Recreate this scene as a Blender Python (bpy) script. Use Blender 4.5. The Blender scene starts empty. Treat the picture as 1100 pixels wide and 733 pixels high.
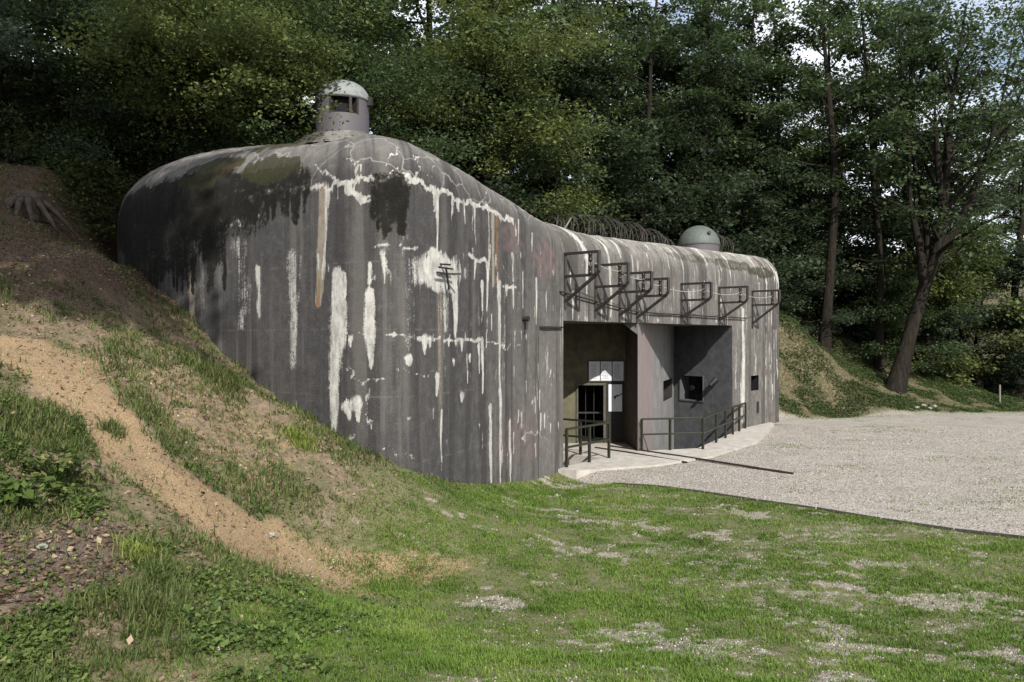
import bpy, bmesh, math, random
import numpy as np
from mathutils import Vector, Matrix
from mathutils.geometry import tessellate_polygon

R = math.radians
scene = bpy.context.scene
COL = scene.collection

# ------------------------------------------------------------------ camera, sky, sun, exposure
F_PX = 855.0
HOR = 363.0
CAM = Vector((0.0, 0.0, 3.4))
cam_d = bpy.data.cameras.new('camera')
cam = bpy.data.objects.new('camera', cam_d)
COL.objects.link(cam)
cam.location = CAM
cam.rotation_euler = (R(90), 0, 0)
cam_d.sensor_width = 36.0
cam_d.lens = F_PX / 1100 * 36.0
cam_d.shift_y = -(366.5 - HOR) / 1100
cam_d.clip_start = 0.1
cam_d.clip_end = 3000
scene.camera = cam

SUN_H = Vector((0.314, -0.95, 0)).normalized()
SUN_EL = R(36.5)
SUN_V = Vector((SUN_H.x * math.cos(SUN_EL), SUN_H.y * math.cos(SUN_EL), math.sin(SUN_EL)))
world = bpy.data.worlds.new('World')
scene.world = world
world.use_nodes = True
wn, wl = world.node_tree.nodes, world.node_tree.links
wn.clear()
w_out = wn.new('ShaderNodeOutputWorld')
w_bg = wn.new('ShaderNodeBackground')
w_bg.inputs['Strength'].default_value = 0.094
w_sky = wn.new('ShaderNodeTexSky')
w_sky.sky_type = 'NISHITA'
w_sky.sun_disc = False
w_sky.sun_elevation = SUN_EL
w_sky.sun_rotation = math.atan2(SUN_H.x, SUN_H.y)
w_sky.dust_density = 2.0
w_tc = wn.new('ShaderNodeTexCoord')
w_n = wn.new('ShaderNodeTexNoise')
w_n.inputs['Scale'].default_value = 3.0
w_n.inputs['Detail'].default_value = 6
w_r = wn.new('ShaderNodeValToRGB')
w_r.color_ramp.elements[0].position = 0.36
w_r.color_ramp.elements[0].color = (0, 0, 0, 1)
w_r.color_ramp.elements[1].position = 0.54
w_r.color_ramp.elements[1].color = (1, 1, 1, 1)
w_mix = wn.new('ShaderNodeMix')
w_mix.data_type = 'RGBA'
w_mix.inputs[7].default_value = (7.5, 7.9, 8.6, 1)      # thin white cloud
wl.new(w_tc.outputs['Generated'], w_n.inputs['Vector'])
wl.new(w_n.outputs['Fac'], w_r.inputs['Fac'])
wl.new(w_r.outputs['Color'], w_mix.inputs[0])
wl.new(w_sky.outputs['Color'], w_mix.inputs[6])
wl.new(w_mix.outputs[2], w_bg.inputs['Color'])
wl.new(w_bg.outputs['Background'], w_out.inputs['Surface'])

sun_d = bpy.data.lights.new('sun', 'SUN')
sun_d.energy = 4.2
sun_d.angle = R(0.5)
sun_d.color = (1.0, 0.955, 0.88)
sun = bpy.data.objects.new('sun', sun_d)
COL.objects.link(sun)
sun.rotation_euler = SUN_V.to_track_quat('Z', 'Y').to_euler()

scene.view_settings.view_transform = 'Standard'
scene.view_settings.look = 'None'
scene.view_settings.exposure = 0.85
scene.view_settings.gamma = 1.0
scene.render.engine = 'CYCLES'
scene.cycles.max_bounces = 5
scene.cycles.diffuse_bounces = 3
scene.cycles.transparent_max_bounces = 4

rng = np.random.default_rng(7)
random.seed(7)

# ------------------------------------------------------------------ small helpers
def lattice(ix, iy, seed):
    h = (ix.astype(np.int64) * 374761393 + iy.astype(np.int64) * 668265263 + seed * 2147483647) & 0xffffffff
    h = ((h ^ (h >> 13)) * 1274126177) & 0xffffffff
    return ((h ^ (h >> 16)) & 0xffff) / 65535.0

def vnoise(x, y, seed=0):
    x = np.asarray(x, float); y = np.asarray(y, float)
    ix = np.floor(x); iy = np.floor(y)
    fx = x - ix; fy = y - iy
    fx = fx * fx * (3 - 2 * fx); fy = fy * fy * (3 - 2 * fy)
    a = lattice(ix, iy, seed); b = lattice(ix + 1, iy, seed)
    c = lattice(ix, iy + 1, seed); d = lattice(ix + 1, iy + 1, seed)
    return (a * (1 - fx) + b * fx) * (1 - fy) + (c * (1 - fx) + d * fx) * fy

def fbm(x, y, seed=0, oct=4):
    t = 0; amp = 0.5; s = 0
    for o in range(oct):
        t = t + amp * vnoise(np.asarray(x) * 2 ** o, np.asarray(y) * 2 ** o, seed + o * 17)
        s += amp; amp *= 0.5
    return t / s

def sstep(a, b, x):
    t = np.clip((np.asarray(x, float) - a) / (b - a), 0, 1)
    return t * t * (3 - 2 * t)

def mesh_np(name, verts, faces, smooth=False):
    """faces: (n,k) int array, or a list of such arrays with different k"""
    me = bpy.data.meshes.new(name)
    if not isinstance(faces, list):
        faces = [faces]
    faces = [np.asarray(f, np.int32) for f in faces if len(f)]
    me.vertices.add(len(verts))
    me.vertices.foreach_set('co', np.asarray(verts, np.float32).ravel())
    loops = np.concatenate([f.ravel() for f in faces])
    sizes = np.concatenate([np.full(len(f), f.shape[1], np.int32) for f in faces])
    me.loops.add(len(loops))
    me.loops.foreach_set('vertex_index', loops)
    me.polygons.add(len(sizes))
    starts = np.concatenate([[0], np.cumsum(sizes)[:-1]]).astype(np.int32)
    me.polygons.foreach_set('loop_start', starts)
    me.polygons.foreach_set('loop_total', sizes)
    if smooth:
        me.polygons.foreach_set('use_smooth', np.ones(len(sizes), bool))
    me.update(calc_edges=True)
    return me

def attr(me, name, data):
    a = me.attributes.new(name, 'FLOAT', 'POINT')
    a.data.foreach_set('value', np.asarray(data, np.float32).ravel())

def link(name, me, mat=None, parent=None):
    o = bpy.data.objects.new(name, me)
    COL.objects.link(o)
    if mat is not None and len(me.materials) == 0:
        me.materials.append(mat)
    if parent is not None:
        o.parent = parent
    return o

def tag(o, label=None, cat=None, group=None, kind=None):
    if label: o['label'] = label
    if cat: o['category'] = cat
    if group: o['group'] = group
    if kind: o['kind'] = kind
    return o

def thing(name, label, cat, loc=(0, 0, 0), group=None):
    o = bpy.data.objects.new(name, None)
    o.empty_display_size = 0.2
    COL.objects.link(o)
    o.location = loc
    return tag(o, label, cat, group)

class MB:
    """collects simple shapes and links them as one mesh; coordinates are world, origin is subtracted"""
    def __init__(self, origin=(0, 0, 0)):
        self.v = []; self.f = []; self.o = Vector(origin)
    def add(self, verts, faces):
        b = len(self.v)
        self.v += [Vector(p) - self.o for p in verts]
        self.f += [[b + i for i in f] for f in faces]
    def box(self, c, size, ux=(1, 0, 0), uy=(0, 1, 0), uz=(0, 0, 1)):
        c = Vector(c); ux = Vector(ux).normalized() * size[0] / 2
        uy = Vector(uy).normalized() * size[1] / 2; uz = Vector(uz).normalized() * size[2] / 2
        p = [c + ux * a + uy * b + uz * d for d in (-1, 1) for b in (-1, 1) for a in (-1, 1)]
        self.add(p, [(0, 2, 3, 1), (4, 5, 7, 6), (0, 1, 5, 4), (2, 6, 7, 3), (0, 4, 6, 2), (1, 3, 7, 5)])
    def bar(self, a, b, w, h=None, up=(0, 0, 1)):
        a = Vector(a); b = Vector(b); d = (b - a)
        up = Vector(up)
        if abs(d.normalized().dot(up)) > 0.98: up = Vector((1, 0.3, 0))
        x = d.cross(up).normalized(); z = x.cross(d).normalized()
        self.box((a + b) / 2, (w, d.length, h or w), x, d, z)
    def tube(self, pts, rad, n=8, caps=True):
        pts = [Vector(p) for p in pts]
        if not hasattr(rad, '__len__'): rad = [rad] * len(pts)
        rings = []
        ref = Vector((0.31, 0.17, 0.93))
        for i, p in enumerate(pts):
            d = (pts[min(i + 1, len(pts) - 1)] - pts[max(i - 1, 0)]).normalized()
            x = d.cross(ref)
            if x.length < 0.1: x = d.cross(Vector((1, 0, 0)))
            x.normalize(); y = d.cross(x)
            rings.append([p + (x * math.cos(2 * math.pi * k / n) + y * math.sin(2 * math.pi * k / n)) * rad[i] for k in range(n)])
        v = [q for r in rings for q in r]; f = []
        for i in range(len(pts) - 1):
            for k in range(n):
                f.append((i * n + k, i * n + (k + 1) % n, (i + 1) * n + (k + 1) % n, (i + 1) * n + k))
        if caps:
            f.append(tuple(range(n))[::-1]); f.append(tuple((len(pts) - 1) * n + k for k in range(n)))
        self.add(v, f)
    def lathe(self, c, prof, n=40, sx=1, sy=1):
        c = Vector(c); v = []; f = []
        for r, z in prof:
            for k in range(n):
                a = 2 * math.pi * k / n
                v.append(c + Vector((r * math.cos(a) * sx, r * math.sin(a) * sy, z)))
        for i in range(len(prof) - 1):
            for k in range(n):
                f.append((i * n + k, i * n + (k + 1) % n, (i + 1) * n + (k + 1) % n, (i + 1) * n + k))
        self.add(v, f)
    def build(self, name, mat, parent=None, smooth=False, bevel=0):
        me = bpy.data.meshes.new(name)
        me.from_pydata([tuple(p) for p in self.v], [], self.f)
        if smooth:
            me.polygons.foreach_set('use_smooth', np.ones(len(me.polygons), bool))
        me.update()
        o = link(name, me, mat, parent)
        if parent is None: o.location = self.o
        if bevel:
            m = o.modifiers.new('bevel', 'BEVEL'); m.width = bevel; m.segments = 2; m.limit_method = 'ANGLE'
        return o

# ------------------------------------------------------------------ node helpers
class NT:
    def __init__(self, name):
        self.m = bpy.data.materials.new(name)
        self.m.use_nodes = True
        self.t = self.m.node_tree
        self.t.nodes.clear()
        self.out = self.t.nodes.new('ShaderNodeOutputMaterial')
    def n(self, typ, **kw):
        nd = self.t.nodes.new(typ)
        for k, v in kw.items(): setattr(nd, k, v)
        return nd
    def set(self, sock, v):
        if v is None: return
        if isinstance(v, bpy.types.NodeSocket): self.t.links.new(v, sock)
        else: sock.default_value = v
    def pos(self): return self.n('ShaderNodeNewGeometry').outputs['Position']
    def obj(self): return self.n('ShaderNodeTexCoord').outputs['Object']
    def at(self, name): return self.n('ShaderNodeAttribute', attribute_name=name).outputs['Fac']
    def math(self, op, a, b=None, c=None, clamp=False):
        nd = self.n('ShaderNodeMath', operation=op, use_clamp=clamp)
        for i, v in enumerate((a, b, c)): self.set(nd.inputs[i], v)
        return nd.outputs[0]
    def vmul(self, v, s):
        nd = self.n('ShaderNodeVectorMath', operation='MULTIPLY')
        self.set(nd.inputs[0], v); self.set(nd.inputs[1], s)
        return nd.outputs[0]
    def noise(self, vec, scale, detail=4, rough=0.55, dist=0):
        nd = self.n('ShaderNodeTexNoise')
        self.set(nd.inputs['Vector'], vec); nd.inputs['Scale'].default_value = scale
        nd.inputs['Detail'].default_value = detail; nd.inputs['Roughness'].default_value = rough
        nd.inputs['Distortion'].default_value = dist
        return nd.outputs['Fac']
    def voro(self, vec, scale, feature='F1', out='Distance', rand=1.0):
        nd = self.n('ShaderNodeTexVoronoi', feature=feature)
        self.set(nd.inputs['Vector'], vec); nd.inputs['Scale'].default_value = scale
        nd.inputs['Randomness'].default_value = rand
        return nd.outputs[out]
    def ramp(self, fac, stops):
        nd = self.n('ShaderNodeValToRGB')
        cr = nd.color_ramp
        while len(cr.elements) < len(stops): cr.elements.new(0.5)
        for e, (p, c) in zip(cr.elements, stops):
            e.position = p
            e.color = (c, c, c, 1) if not hasattr(c, '__len__') else (*c[:3], 1)
        self.set(nd.inputs['Fac'], fac)
        return nd.outputs['Color']
    def ss(self, x, a, b):
        nd = self.n('ShaderNodeMapRange', interpolation_type='SMOOTHSTEP')
        self.set(nd.inputs['Value'], x)
        nd.inputs['From Min'].default_value = a; nd.inputs['From Max'].default_value = b
        return nd.outputs[0]
    def mix(self, f, a, b, blend='MIX'):
        nd = self.n('ShaderNodeMix', data_type='RGBA', blend_type=blend)
        self.set(nd.inputs[0], f)
        for i, v in ((6, a), (7, b)):
            if not isinstance(v, bpy.types.NodeSocket): v = (*v[:3], 1)
            self.set(nd.inputs[i], v)
        return nd.outputs[2]
    def bump(self, h, strength=0.4, dist=0.02, normal=None):
        nd = self.n('ShaderNodeBump')
        nd.inputs['Strength'].default_value = strength; nd.inputs['Distance'].default_value = dist
        self.set(nd.inputs['Height'], h)
        if normal is not None: self.set(nd.inputs['Normal'], normal)
        return nd.outputs[0]
    def pbr(self, col, rough=0.85, normal=None, metal=0.0, spec=0.3):
        b = self.n('ShaderNodeBsdfPrincipled')
        self.set(b.inputs['Base Color'], col if isinstance(col, bpy.types.NodeSocket) else (*col[:3], 1))
        self.set(b.inputs['Roughness'], rough); self.set(b.inputs['Metallic'], metal)
        b.inputs['Specular IOR Level'].default_value = spec
        if normal is not None: self.set(b.inputs['Normal'], normal)
        return b.outputs[0]
    def done(self, shader):
        self.t.links.new(shader, self.out.inputs['Surface'])
        return self.m

# ------------------------------------------------------------------ bunker plan
C0 = Vector((1.32, 20.5, 0))
U = Vector((0.629, 0.777, 0)).normalized()
N = Vector((U.y, -U.x, 0))
def fac(s, w=0.0, z=0.0):
    return C0 + U * s + N * w + Vector((0, 0, z))
S_A, S_B, S_E = 3.79, 10.5, 15.6
Z_OV = 3.84
A_pt = fac(S_A); B_pt = fac(S_B)
D_pt = fac(11.16, -2.66)
GW_Y = 25.2                                     # gate wall inside the entrance

def catmull(pts, n=24):
    pts = [np.array(p, float) for p in pts]
    P = [2 * pts[0] - pts[1]] + pts + [2 * pts[-1] - pts[-2]]
    out = []
    for i in range(1, len(P) - 2):
        for k in range(n):
            t = k / n
            p0, p1, p2, p3 = P[i - 1:i + 3]
            out.append(0.5 * ((2 * p1) + (-p0 + p2) * t + (2 * p0 - 5 * p1 + 4 * p2 - p3) * t * t + (-p0 + 3 * p1 - 3 * p2 + p3) * t ** 3))
    out.append(pts[-1])
    return np.array(out)

# columns: x, y, z where the curve starts, z of the roof, set-back of the curve, spine x, y, z
ctl = [
    (-10.6, 26.0, 5.6, 7.75, 2.0, -5.4, 21.0, 8.0),
    (-10.85, 23.0, 6.0, 7.8, 2.3, -5.0, 20.4, 8.08),
    (-10.22, 20.6, 6.1, 7.85, 2.5, -4.7, 19.8, 8.12),
    (-9.0, 18.65, 6.2, 7.88, 2.7, -4.5, 19.4, 8.16),
    (-7.25, 17.1, 6.2, 7.82, 2.8, -4.3, 19.2, 8.18),
    (-5.3, 15.95, 6.15, 7.72, 2.7, -4.15, 19.1, 8.18),
    (-3.9, 14.95, 6.2, 7.56, 2.5, -4.0, 19.1, 8.17),
    (-2.9, 14.25, 6.2, 7.45, 2.35, -3.85, 19.2, 8.15),
    (-2.1, 14.1, 6.2, 7.38, 2.2, -3.6, 19.5, 8.1),
    (-1.5, 14.75, 6.2, 7.30, 2.0, -3.3, 20.2, 8.0),
    (-0.75, 16.3, 6.15, 7.12, 1.75, -2.9, 21.3, 7.7),
    (0.05, 17.95, 6.0, 6.90, 1.55, -2.6, 22.4, 7.3),
    (0.7, 19.35, 5.75, 6.65, 1.35, -2.4, 23.6, 6.95),
]
left = catmull(ctl + [(C0.x, C0.y, 5.45, 6.5, 1.2, C0.x - 4.6, C0.y + 4.0, 6.85)], 30)
fs = np.linspace(0, S_E - 0.5, 60)[1:]
frow = []
for s in fs:
    p = fac(s); q = fac(s, -6.0)
    k = sstep(0, 2.5, s)
    frow.append((p.x, p.y, 5.45 + (5.40 - 5.45) * k, 6.5 + (6.30 + .030 * s - 6.5) * k, 1.2 - 0.1 * k, q.x, q.y, 6.75 + .03 * s))
end = []
ctr = fac(S_E - 0.7, -0.7)
for a in np.linspace(0, 90, 12)[1:]:
    d = N * math.cos(R(a)) + U * math.sin(R(a))
    p = ctr + d * 0.7 + U * 0.0
    q = fac(S_E - 1.6, -6.0)
    end.append((p.x, p.y, 5.40, 6.76, 1.05, q.x, q.y, 7.2))
for w in (-1.5, -3, -5, -8):
    p = fac(S_E, w); q = fac(S_E - 2, min(-6.0, w))
    end.append((p.x, p.y, 5.40, 6.76, 1.05, q.x, q.y, 7.2))
raw = np.array(list(left) + frow + end)
seg = np.linalg.norm(np.diff(raw[:, :2], axis=0), axis=1)
arc_raw = np.concatenate([[0], np.cumsum(seg)])
ARC_C = arc_raw[len(left) - 1]                  # arc length at the corner C0
STEP = 0.035
arc = np.concatenate([np.linspace(0, ARC_C, int(ARC_C / STEP) + 1)[:-1],
                      ARC_C + np.linspace(0, S_B, int(S_B / STEP) + 1)[:-1],
                      np.arange(ARC_C + S_B, arc_raw[-1], STEP)])
col = np.stack([np.interp(arc, arc_raw, raw[:, k]) for k in range(raw.shape[1])], 1)
tan = np.gradient(col[:, :2], axis=0)
ker = np.hanning(15); ker /= ker.sum()
def smooth1(a): return np.convolve(np.pad(a, 7, mode='edge'), ker, mode='valid')
tan = np.stack([smooth1(tan[:, 0]), smooth1(tan[:, 1])], 1)
tan /= np.linalg.norm(tan, axis=1)[:, None]
nrm = np.stack([tan[:, 1], -tan[:, 0]], 1)      # outward
nc = len(arc)
zrows = np.concatenate([np.linspace(-2.4, -0.3, 12)[:-1], np.linspace(-0.3, Z_OV, int((Z_OV + 0.3) / STEP))[:-1]])
nlow = len(zrows)                               # rows under the overhang
rows_xy = []; rows_z = []; rows_v = []
for z in zrows:
    rows_xy.append(col[:, :2]); rows_z.append(np.full(nc, z)); rows_v.append(np.full(nc, z))
for t in np.linspace(0, 1, 50)[:-1]:
    z = Z_OV + (col[:, 2] - Z_OV) * t
    rows_xy.append(col[:, :2]); rows_z.append(z); rows_v.append(z)
NF = 60
_sp = col[:, 5:7] - col[:, :2]
_sp /= np.linalg.norm(_sp, axis=1)[:, None]
inward = _sp / np.maximum(0.6, -(nrm * _sp).sum(1))[:, None]
inward = np.stack([np.convolve(np.pad(inward[:, k], 20, mode='edge'), np.ones(41) / 41, mode='valid') for k in (0, 1)], 1)
for i, th in enumerate(np.linspace(0, math.pi / 2, NF)):
    e = 0.85
    off = col[:, 4] * (1 - math.cos(th) ** e)
    z = col[:, 2] + (col[:, 3] - col[:, 2]) * math.sin(th) ** e
    rows_xy.append(col[:, :2] + inward * off[:, None]); rows_z.append(z)
    rows_v.append(col[:, 2] + th / (math.pi / 2) * 0.5 * math.pi * (col[:, 4] + col[:, 3] - col[:, 2]) / 2)
top_xy = rows_xy[-1]; vtop = rows_v[-1]
dist = np.linalg.norm(col[:, 5:7] - top_xy, axis=1)
for t in np.linspace(0, 1, 36)[1:]:
    rows_xy.append(top_xy * (1 - t) + col[:, 5:7] * t)
    rows_z.append(col[:, 3] + (col[:, 7] - col[:, 3]) * math.sin(t * math.pi / 2) ** 0.92)
    rows_v.append(vtop + dist * t)
SXY = np.array(rows_xy); SZ = np.array(rows_z); SV = np.array(rows_v)
SA = np.broadcast_to(arc, SZ.shape).copy()
# gentle unevenness of the cast concrete
bulge = (fbm(SA * 0.5, SV * 0.5, 3) - 0.5) * 0.05 + (fbm(SA * 2.2, SV * 2.2, 5, 3) - 0.5) * 0.012
top_fade = sstep(5.4, 6.6, SV)
amp = 0.45 + 1.5 * top_fade
SZ = SZ + (fbm(SA * 5, SV * 5, 15, 3) - 0.5) * 0.05 * sstep(5.5, 6.3, SV)
SXY[:, :, 0] += nrm[None, :, 0] * bulge * amp
SXY[:, :, 1] += nrm[None, :, 1] * bulge * amp
SZ = SZ + (fbm(SA * 0.7, SV * 0.7, 9) - 0.5) * 0.14 * top_fade * sstep(6.2, 8.0, SV)
# image position of every shell vertex, used once to look up surface coordinates of the stains
PXv = 550 + F_PX * SXY[:, :, 0] / SXY[:, :, 1]
PYv = HOR - F_PX * (SZ - CAM.z) / SXY[:, :, 1]
_dep = SXY[:, :, 1]
def surf(px, py):
    """surface coordinates (arc, v) of the shell under a point of the photograph"""
    d = (PXv - px) ** 2 + (PYv - py) ** 2
    m = d < 9
    if not m.any():
        i = np.argmin(d)
    else:
        i = np.argmin(np.where(m, _dep + d * 0.02, 1e9))
    return SA.flat[i], SV.flat[i]

# ------------------------------------------------------------------ terrain
def unproj(px, py, Y):
    return ((px - 550) / F_PX * Y, Y, CAM.z - (py - HOR) / F_PX * Y)
T = []
def tp(px, py, Y): T.append(unproj(px, py, Y))
# foot of the hill along the bunker wall
for px, py in ((145, 290), (190, 330), (240, 380), (300, 430), (350, 462), (400, 490), (430, 502), (460, 512), (495, 519), (530, 520), (570, 517)):
    j = np.argmin(np.where((np.arange(nc) > 60) & (arc < ARC_C), np.abs(550 + F_PX * col[:, 0] / col[:, 1] - px), 1e9))
    tp(px, py, col[j, 1] - 0.02)
T += [(1.3, 20.4, 0.0)]
tp(400, 620, 10.95); tp(0, 733, 5.8); tp(0, 560, 7.8); tp(0, 380, 11.0); tp(0, 290, 14.2); tp(0, 194, 18.5); tp(40, 193, 19.5); tp(108, 200, 24.5); T += [(-10.4, 20.7, 5.35), (-10.75, 21.6, 5.6), (-10.95, 22.6, 6.0), (-9.75, 19.75, 5.0), (-11.75, 22.0, 7.15), (-12.2, 21.2, 7.0), (-12.5, 23.6, 7.8), (-11.7, 24.2, 7.6)]
tp(100, 195, 23.0); tp(60, 192, 20.5); tp(200, 530, 10.0); tp(100, 450, 10.3); tp(300, 600, 10.2); tp(100, 640, 7.0); tp(300, 700, 6.95)
tp(100, 280, 15.0); tp(200, 380, 14.0); tp(150, 340, 14.9); tp(300, 500, 12.6); tp(330, 540, 11.8)
tp(550, 733, 6.75); tp(1100, 733, 7.4); tp(800, 733, 7.1); tp(480, 600, 11.6); tp(550, 620, 11.0)
T += [(0, 0, 1.8), (4, 0, 1.7), (-4, 0, 2.2), (-8, 0, 3.6), (-9, 7, 4.0), (10, 2, 1.2), (2, 4, 1.0), (-14, 12, 6.0), (-16, 18, 7.2), (-20, 0, 7), (-30, 20, 9), (-14, 24, 7.9), (-14.5, 22.5, 7.3), (-18, 28, 8.2), (-23, 36, 9.2), (-15, 33, 8.6), (-17, 22, 7.4)]
T += [(x, y, 0.0) for x, y in ((2.2, 18), (2, 15), (5, 16), (8.6, 13.4), (4.5, 12.2), (8, 11), (12, 11), (14, 16), (9, 20), (6, 20), (14, 24), (12, 30), (20, 20), (20, 30), (26, 12), (18, 34), (28, 36), (34, 30))]
T += [(4, 9.2, 0.06), (8, 8, 0.14), (1.5, 13, 0.05), (14, 4, 0.4), (30, 0, 0.2), (60, 0, 0), (60, 40, 0), (0, -30, 1.6), (40, -40, 0.5), (-40, -30, 10)]
# slope right of the bunker
T += [(11.7, 34.2, 0.35), (12.6, 34.6, 0.2), (12.6, 36.2, 1.6), (14.5, 36.0, 0.35), (19, 37, 0.3), (23, 39.5, 0.1), (27, 42, 0.05), (36, 44, 0)]
tp(850, 347, 38.5); tp(962, 418, 38.3); tp(887, 380, 41.0); tp(945, 388, 42.0); tp(930, 372, 44.0); tp(1010, 405, 43.5); tp(1070, 432, 45.5)
T += [(30, 52, 1.0), (45, 60, 2), (24, 52, 3.5), (14, 50, 7), (60, 90, 10)]
# hill behind
T += [(9, 40, 5.8), (4, 34, 5.9), (-1, 29, 6.0), (-6, 28, 6.6), (-12, 29, 8.6), (-20, 32, 9.5), (0, 40, 8), (-15, 45, 11.5), (5, 60, 14), (-30, 60, 22), (25, 70, 10), (0, 100, 24), (-60, 40, 20), (-60, -40, 10), (100, 0, 0), (100, 100, 10)]
# inside the bunker, never seen
T += [(3, 27, 3.0), (-3, 20, 4.2), (7, 33, 3.0), (-6.5, 20, 5.0)]
T = np.array(T)
_c = 0.6
def _k(d2): return -np.sqrt(d2 + _c * _c)
_d2 = ((T[:, None, :2] - T[None, :, :2]) ** 2).sum(2)
_n = len(T)
_M = np.zeros((_n + 1, _n + 1))
_M[:_n, :_n] = _k(_d2) + np.eye(_n) * -0.02
_M[:_n, _n] = 1; _M[_n, :_n] = 1
_w = np.linalg.solve(_M, np.concatenate([T[:, 2], [0]]))
def H0(x, y):
    x = np.asarray(x, float); y = np.asarray(y, float)
    sh = x.shape; x = x.ravel(); y = y.ravel()
    out = np.zeros(len(x))
    for i in range(0, len(x), 20000):
        d2 = (x[i:i + 20000, None] - T[None, :, 0]) ** 2 + (y[i:i + 20000, None] - T[None, :, 1]) ** 2
        out[i:i + 20000] = _k(d2) @ _w[:_n] + _w[_n]
    return out.reshape(sh)

# gravel yard boundary: outside (towards the camera) is lawn
G1 = np.array((1.55, 19.95)); G2 = np.array((8.6, 13.4))
_gd = (G2 - G1) / np.linalg.norm(G2 - G1)
_gn = np.array((-_gd[1], _gd[0]))
def gravel_d(x, y):                              # > 0 in the yard
    return (x - G1[0]) * _gn[0] + (y - G1[1]) * _gn[1]
def far_edge(x, y):                              # > 0 beyond the yard (towards the wooded slope)
    e = np.interp(x, [8, 11, 13, 19, 24, 30, 60], [33.5, 33.6, 33.9, 35.8, 37.2, 38.5, 40])
    return y - e
def slopeness(x, y):                             # hill on the left
    foot = np.interp(y, [0, 6, 8, 10.9, 13, 15, 17, 20], [-1.0, -2.0, -2.3, -2.2, -1.6, -1.2, -0.6, 0.4])
    return foot - x                              # metres left of the foot of the hill

def H(x, y):
    x = np.asarray(x, float); y = np.asarray(y, float)
    h = H0(x, y)
    gd = gravel_d(x, y)
    yard = sstep(-0.2, 0.8, gd) * (1 - sstep(-0.6, 0.8, far_edge(x, y))) * sstep(1.0, 2.0, x)
    rough = (fbm(x * 0.9, y * 0.9, 21) - 0.5) * 0.16 + (fbm(x * 3.1, y * 3.1, 22) - 0.5) * 0.08
    hill = sstep(0.3, 2.5, slopeness(x, y)) + sstep(0, 2, far_edge(x, y)) * sstep(8, 12, x)
    rough = rough * (0.45 + 1.6 * np.clip(hill, 0, 1))
    h = h + rough * (1 - yard * 0.9)
    h = h * (1 - yard) + yard * (0.0 + (fbm(x * 0.5, y * 0.5, 33) - 0.5) * 0.05)
    return h

def hit(px, py):
    """world point of the ground under a point of the photograph"""
    Y = np.linspace(4.5, 60, 2600)
    x = (px - 550) / F_PX * Y; z = CAM.z - (py - HOR) / F_PX * Y
    i = np.argmax(z < H(x, Y))
    return np.array((x[i], Y[i]))

# concrete apron in front of and inside the entrance
PIT = [fac(0.18, -1.75), fac(2.0, -1.75), fac(2.0, -0.1), fac(0.18, -0.1)]
RAIL_CORNER = Vector((5.72, 23.85, 0))
RAIL_START = fac(S_A + 0.12, 0.06)
RAIL_END = fac(11.45, 0.1)
DITCH_OUT = [fac(S_A + 0.05, 0.0), RAIL_CORNER + Vector((-0.12, 0.22, 0)), fac(11.35, 0.02)]
def P2(x, y): return Vector((x, y, 0))
APRON = [P2(1.15, 20.25), P2(1.62, 20.0), P2(3.87, 21.0), P2(5.7, 22.5), P2(7.95, 25.7), P2(9.3, 28.7), P2(10.25, 31.1),
         fac(14.4, 0.0) - N * 0.3, fac(11.35, -0.3), DITCH_OUT[2], DITCH_OUT[1], DITCH_OUT[0], Vector((3.6, GW_Y + 0.2, 0)), Vector((-3.6, GW_Y + 0.2, 0))]
def inpoly(x, y, poly):
    x = np.asarray(x); y = np.asarray(y)
    ins = np.zeros(x.shape, bool)
    n = len(poly)
    for i in range(n):
        x1, y1 = poly[i][0], poly[i][1]; x2, y2 = poly[(i + 1) % n][0], poly[(i + 1) % n][1]
        c = ((y1 > y) != (y2 > y)) & (x < (x2 - x1) * (y - y1) / (y2 - y1 + 1e-12) + x1)
        ins ^= c
    return ins
def poly_sd(x, y, poly, closed=True):
    """distance to the border of a polygon"""
    best = np.full(np.shape(x), 1e9)
    n = len(poly)
    for i in range(n if closed else n - 1):
        a = np.array(poly[i][:2], float); b = np.array(poly[(i + 1) % n][:2], float)
        ab = b - a
        t = np.clip(((x - a[0]) * ab[0] + (y - a[1]) * ab[1]) / (ab @ ab + 1e-9), 0, 1)
        best = np.minimum(best, np.hypot(x - a[0] - t * ab[0], y - a[1] - t * ab[1]))
    return best

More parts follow.
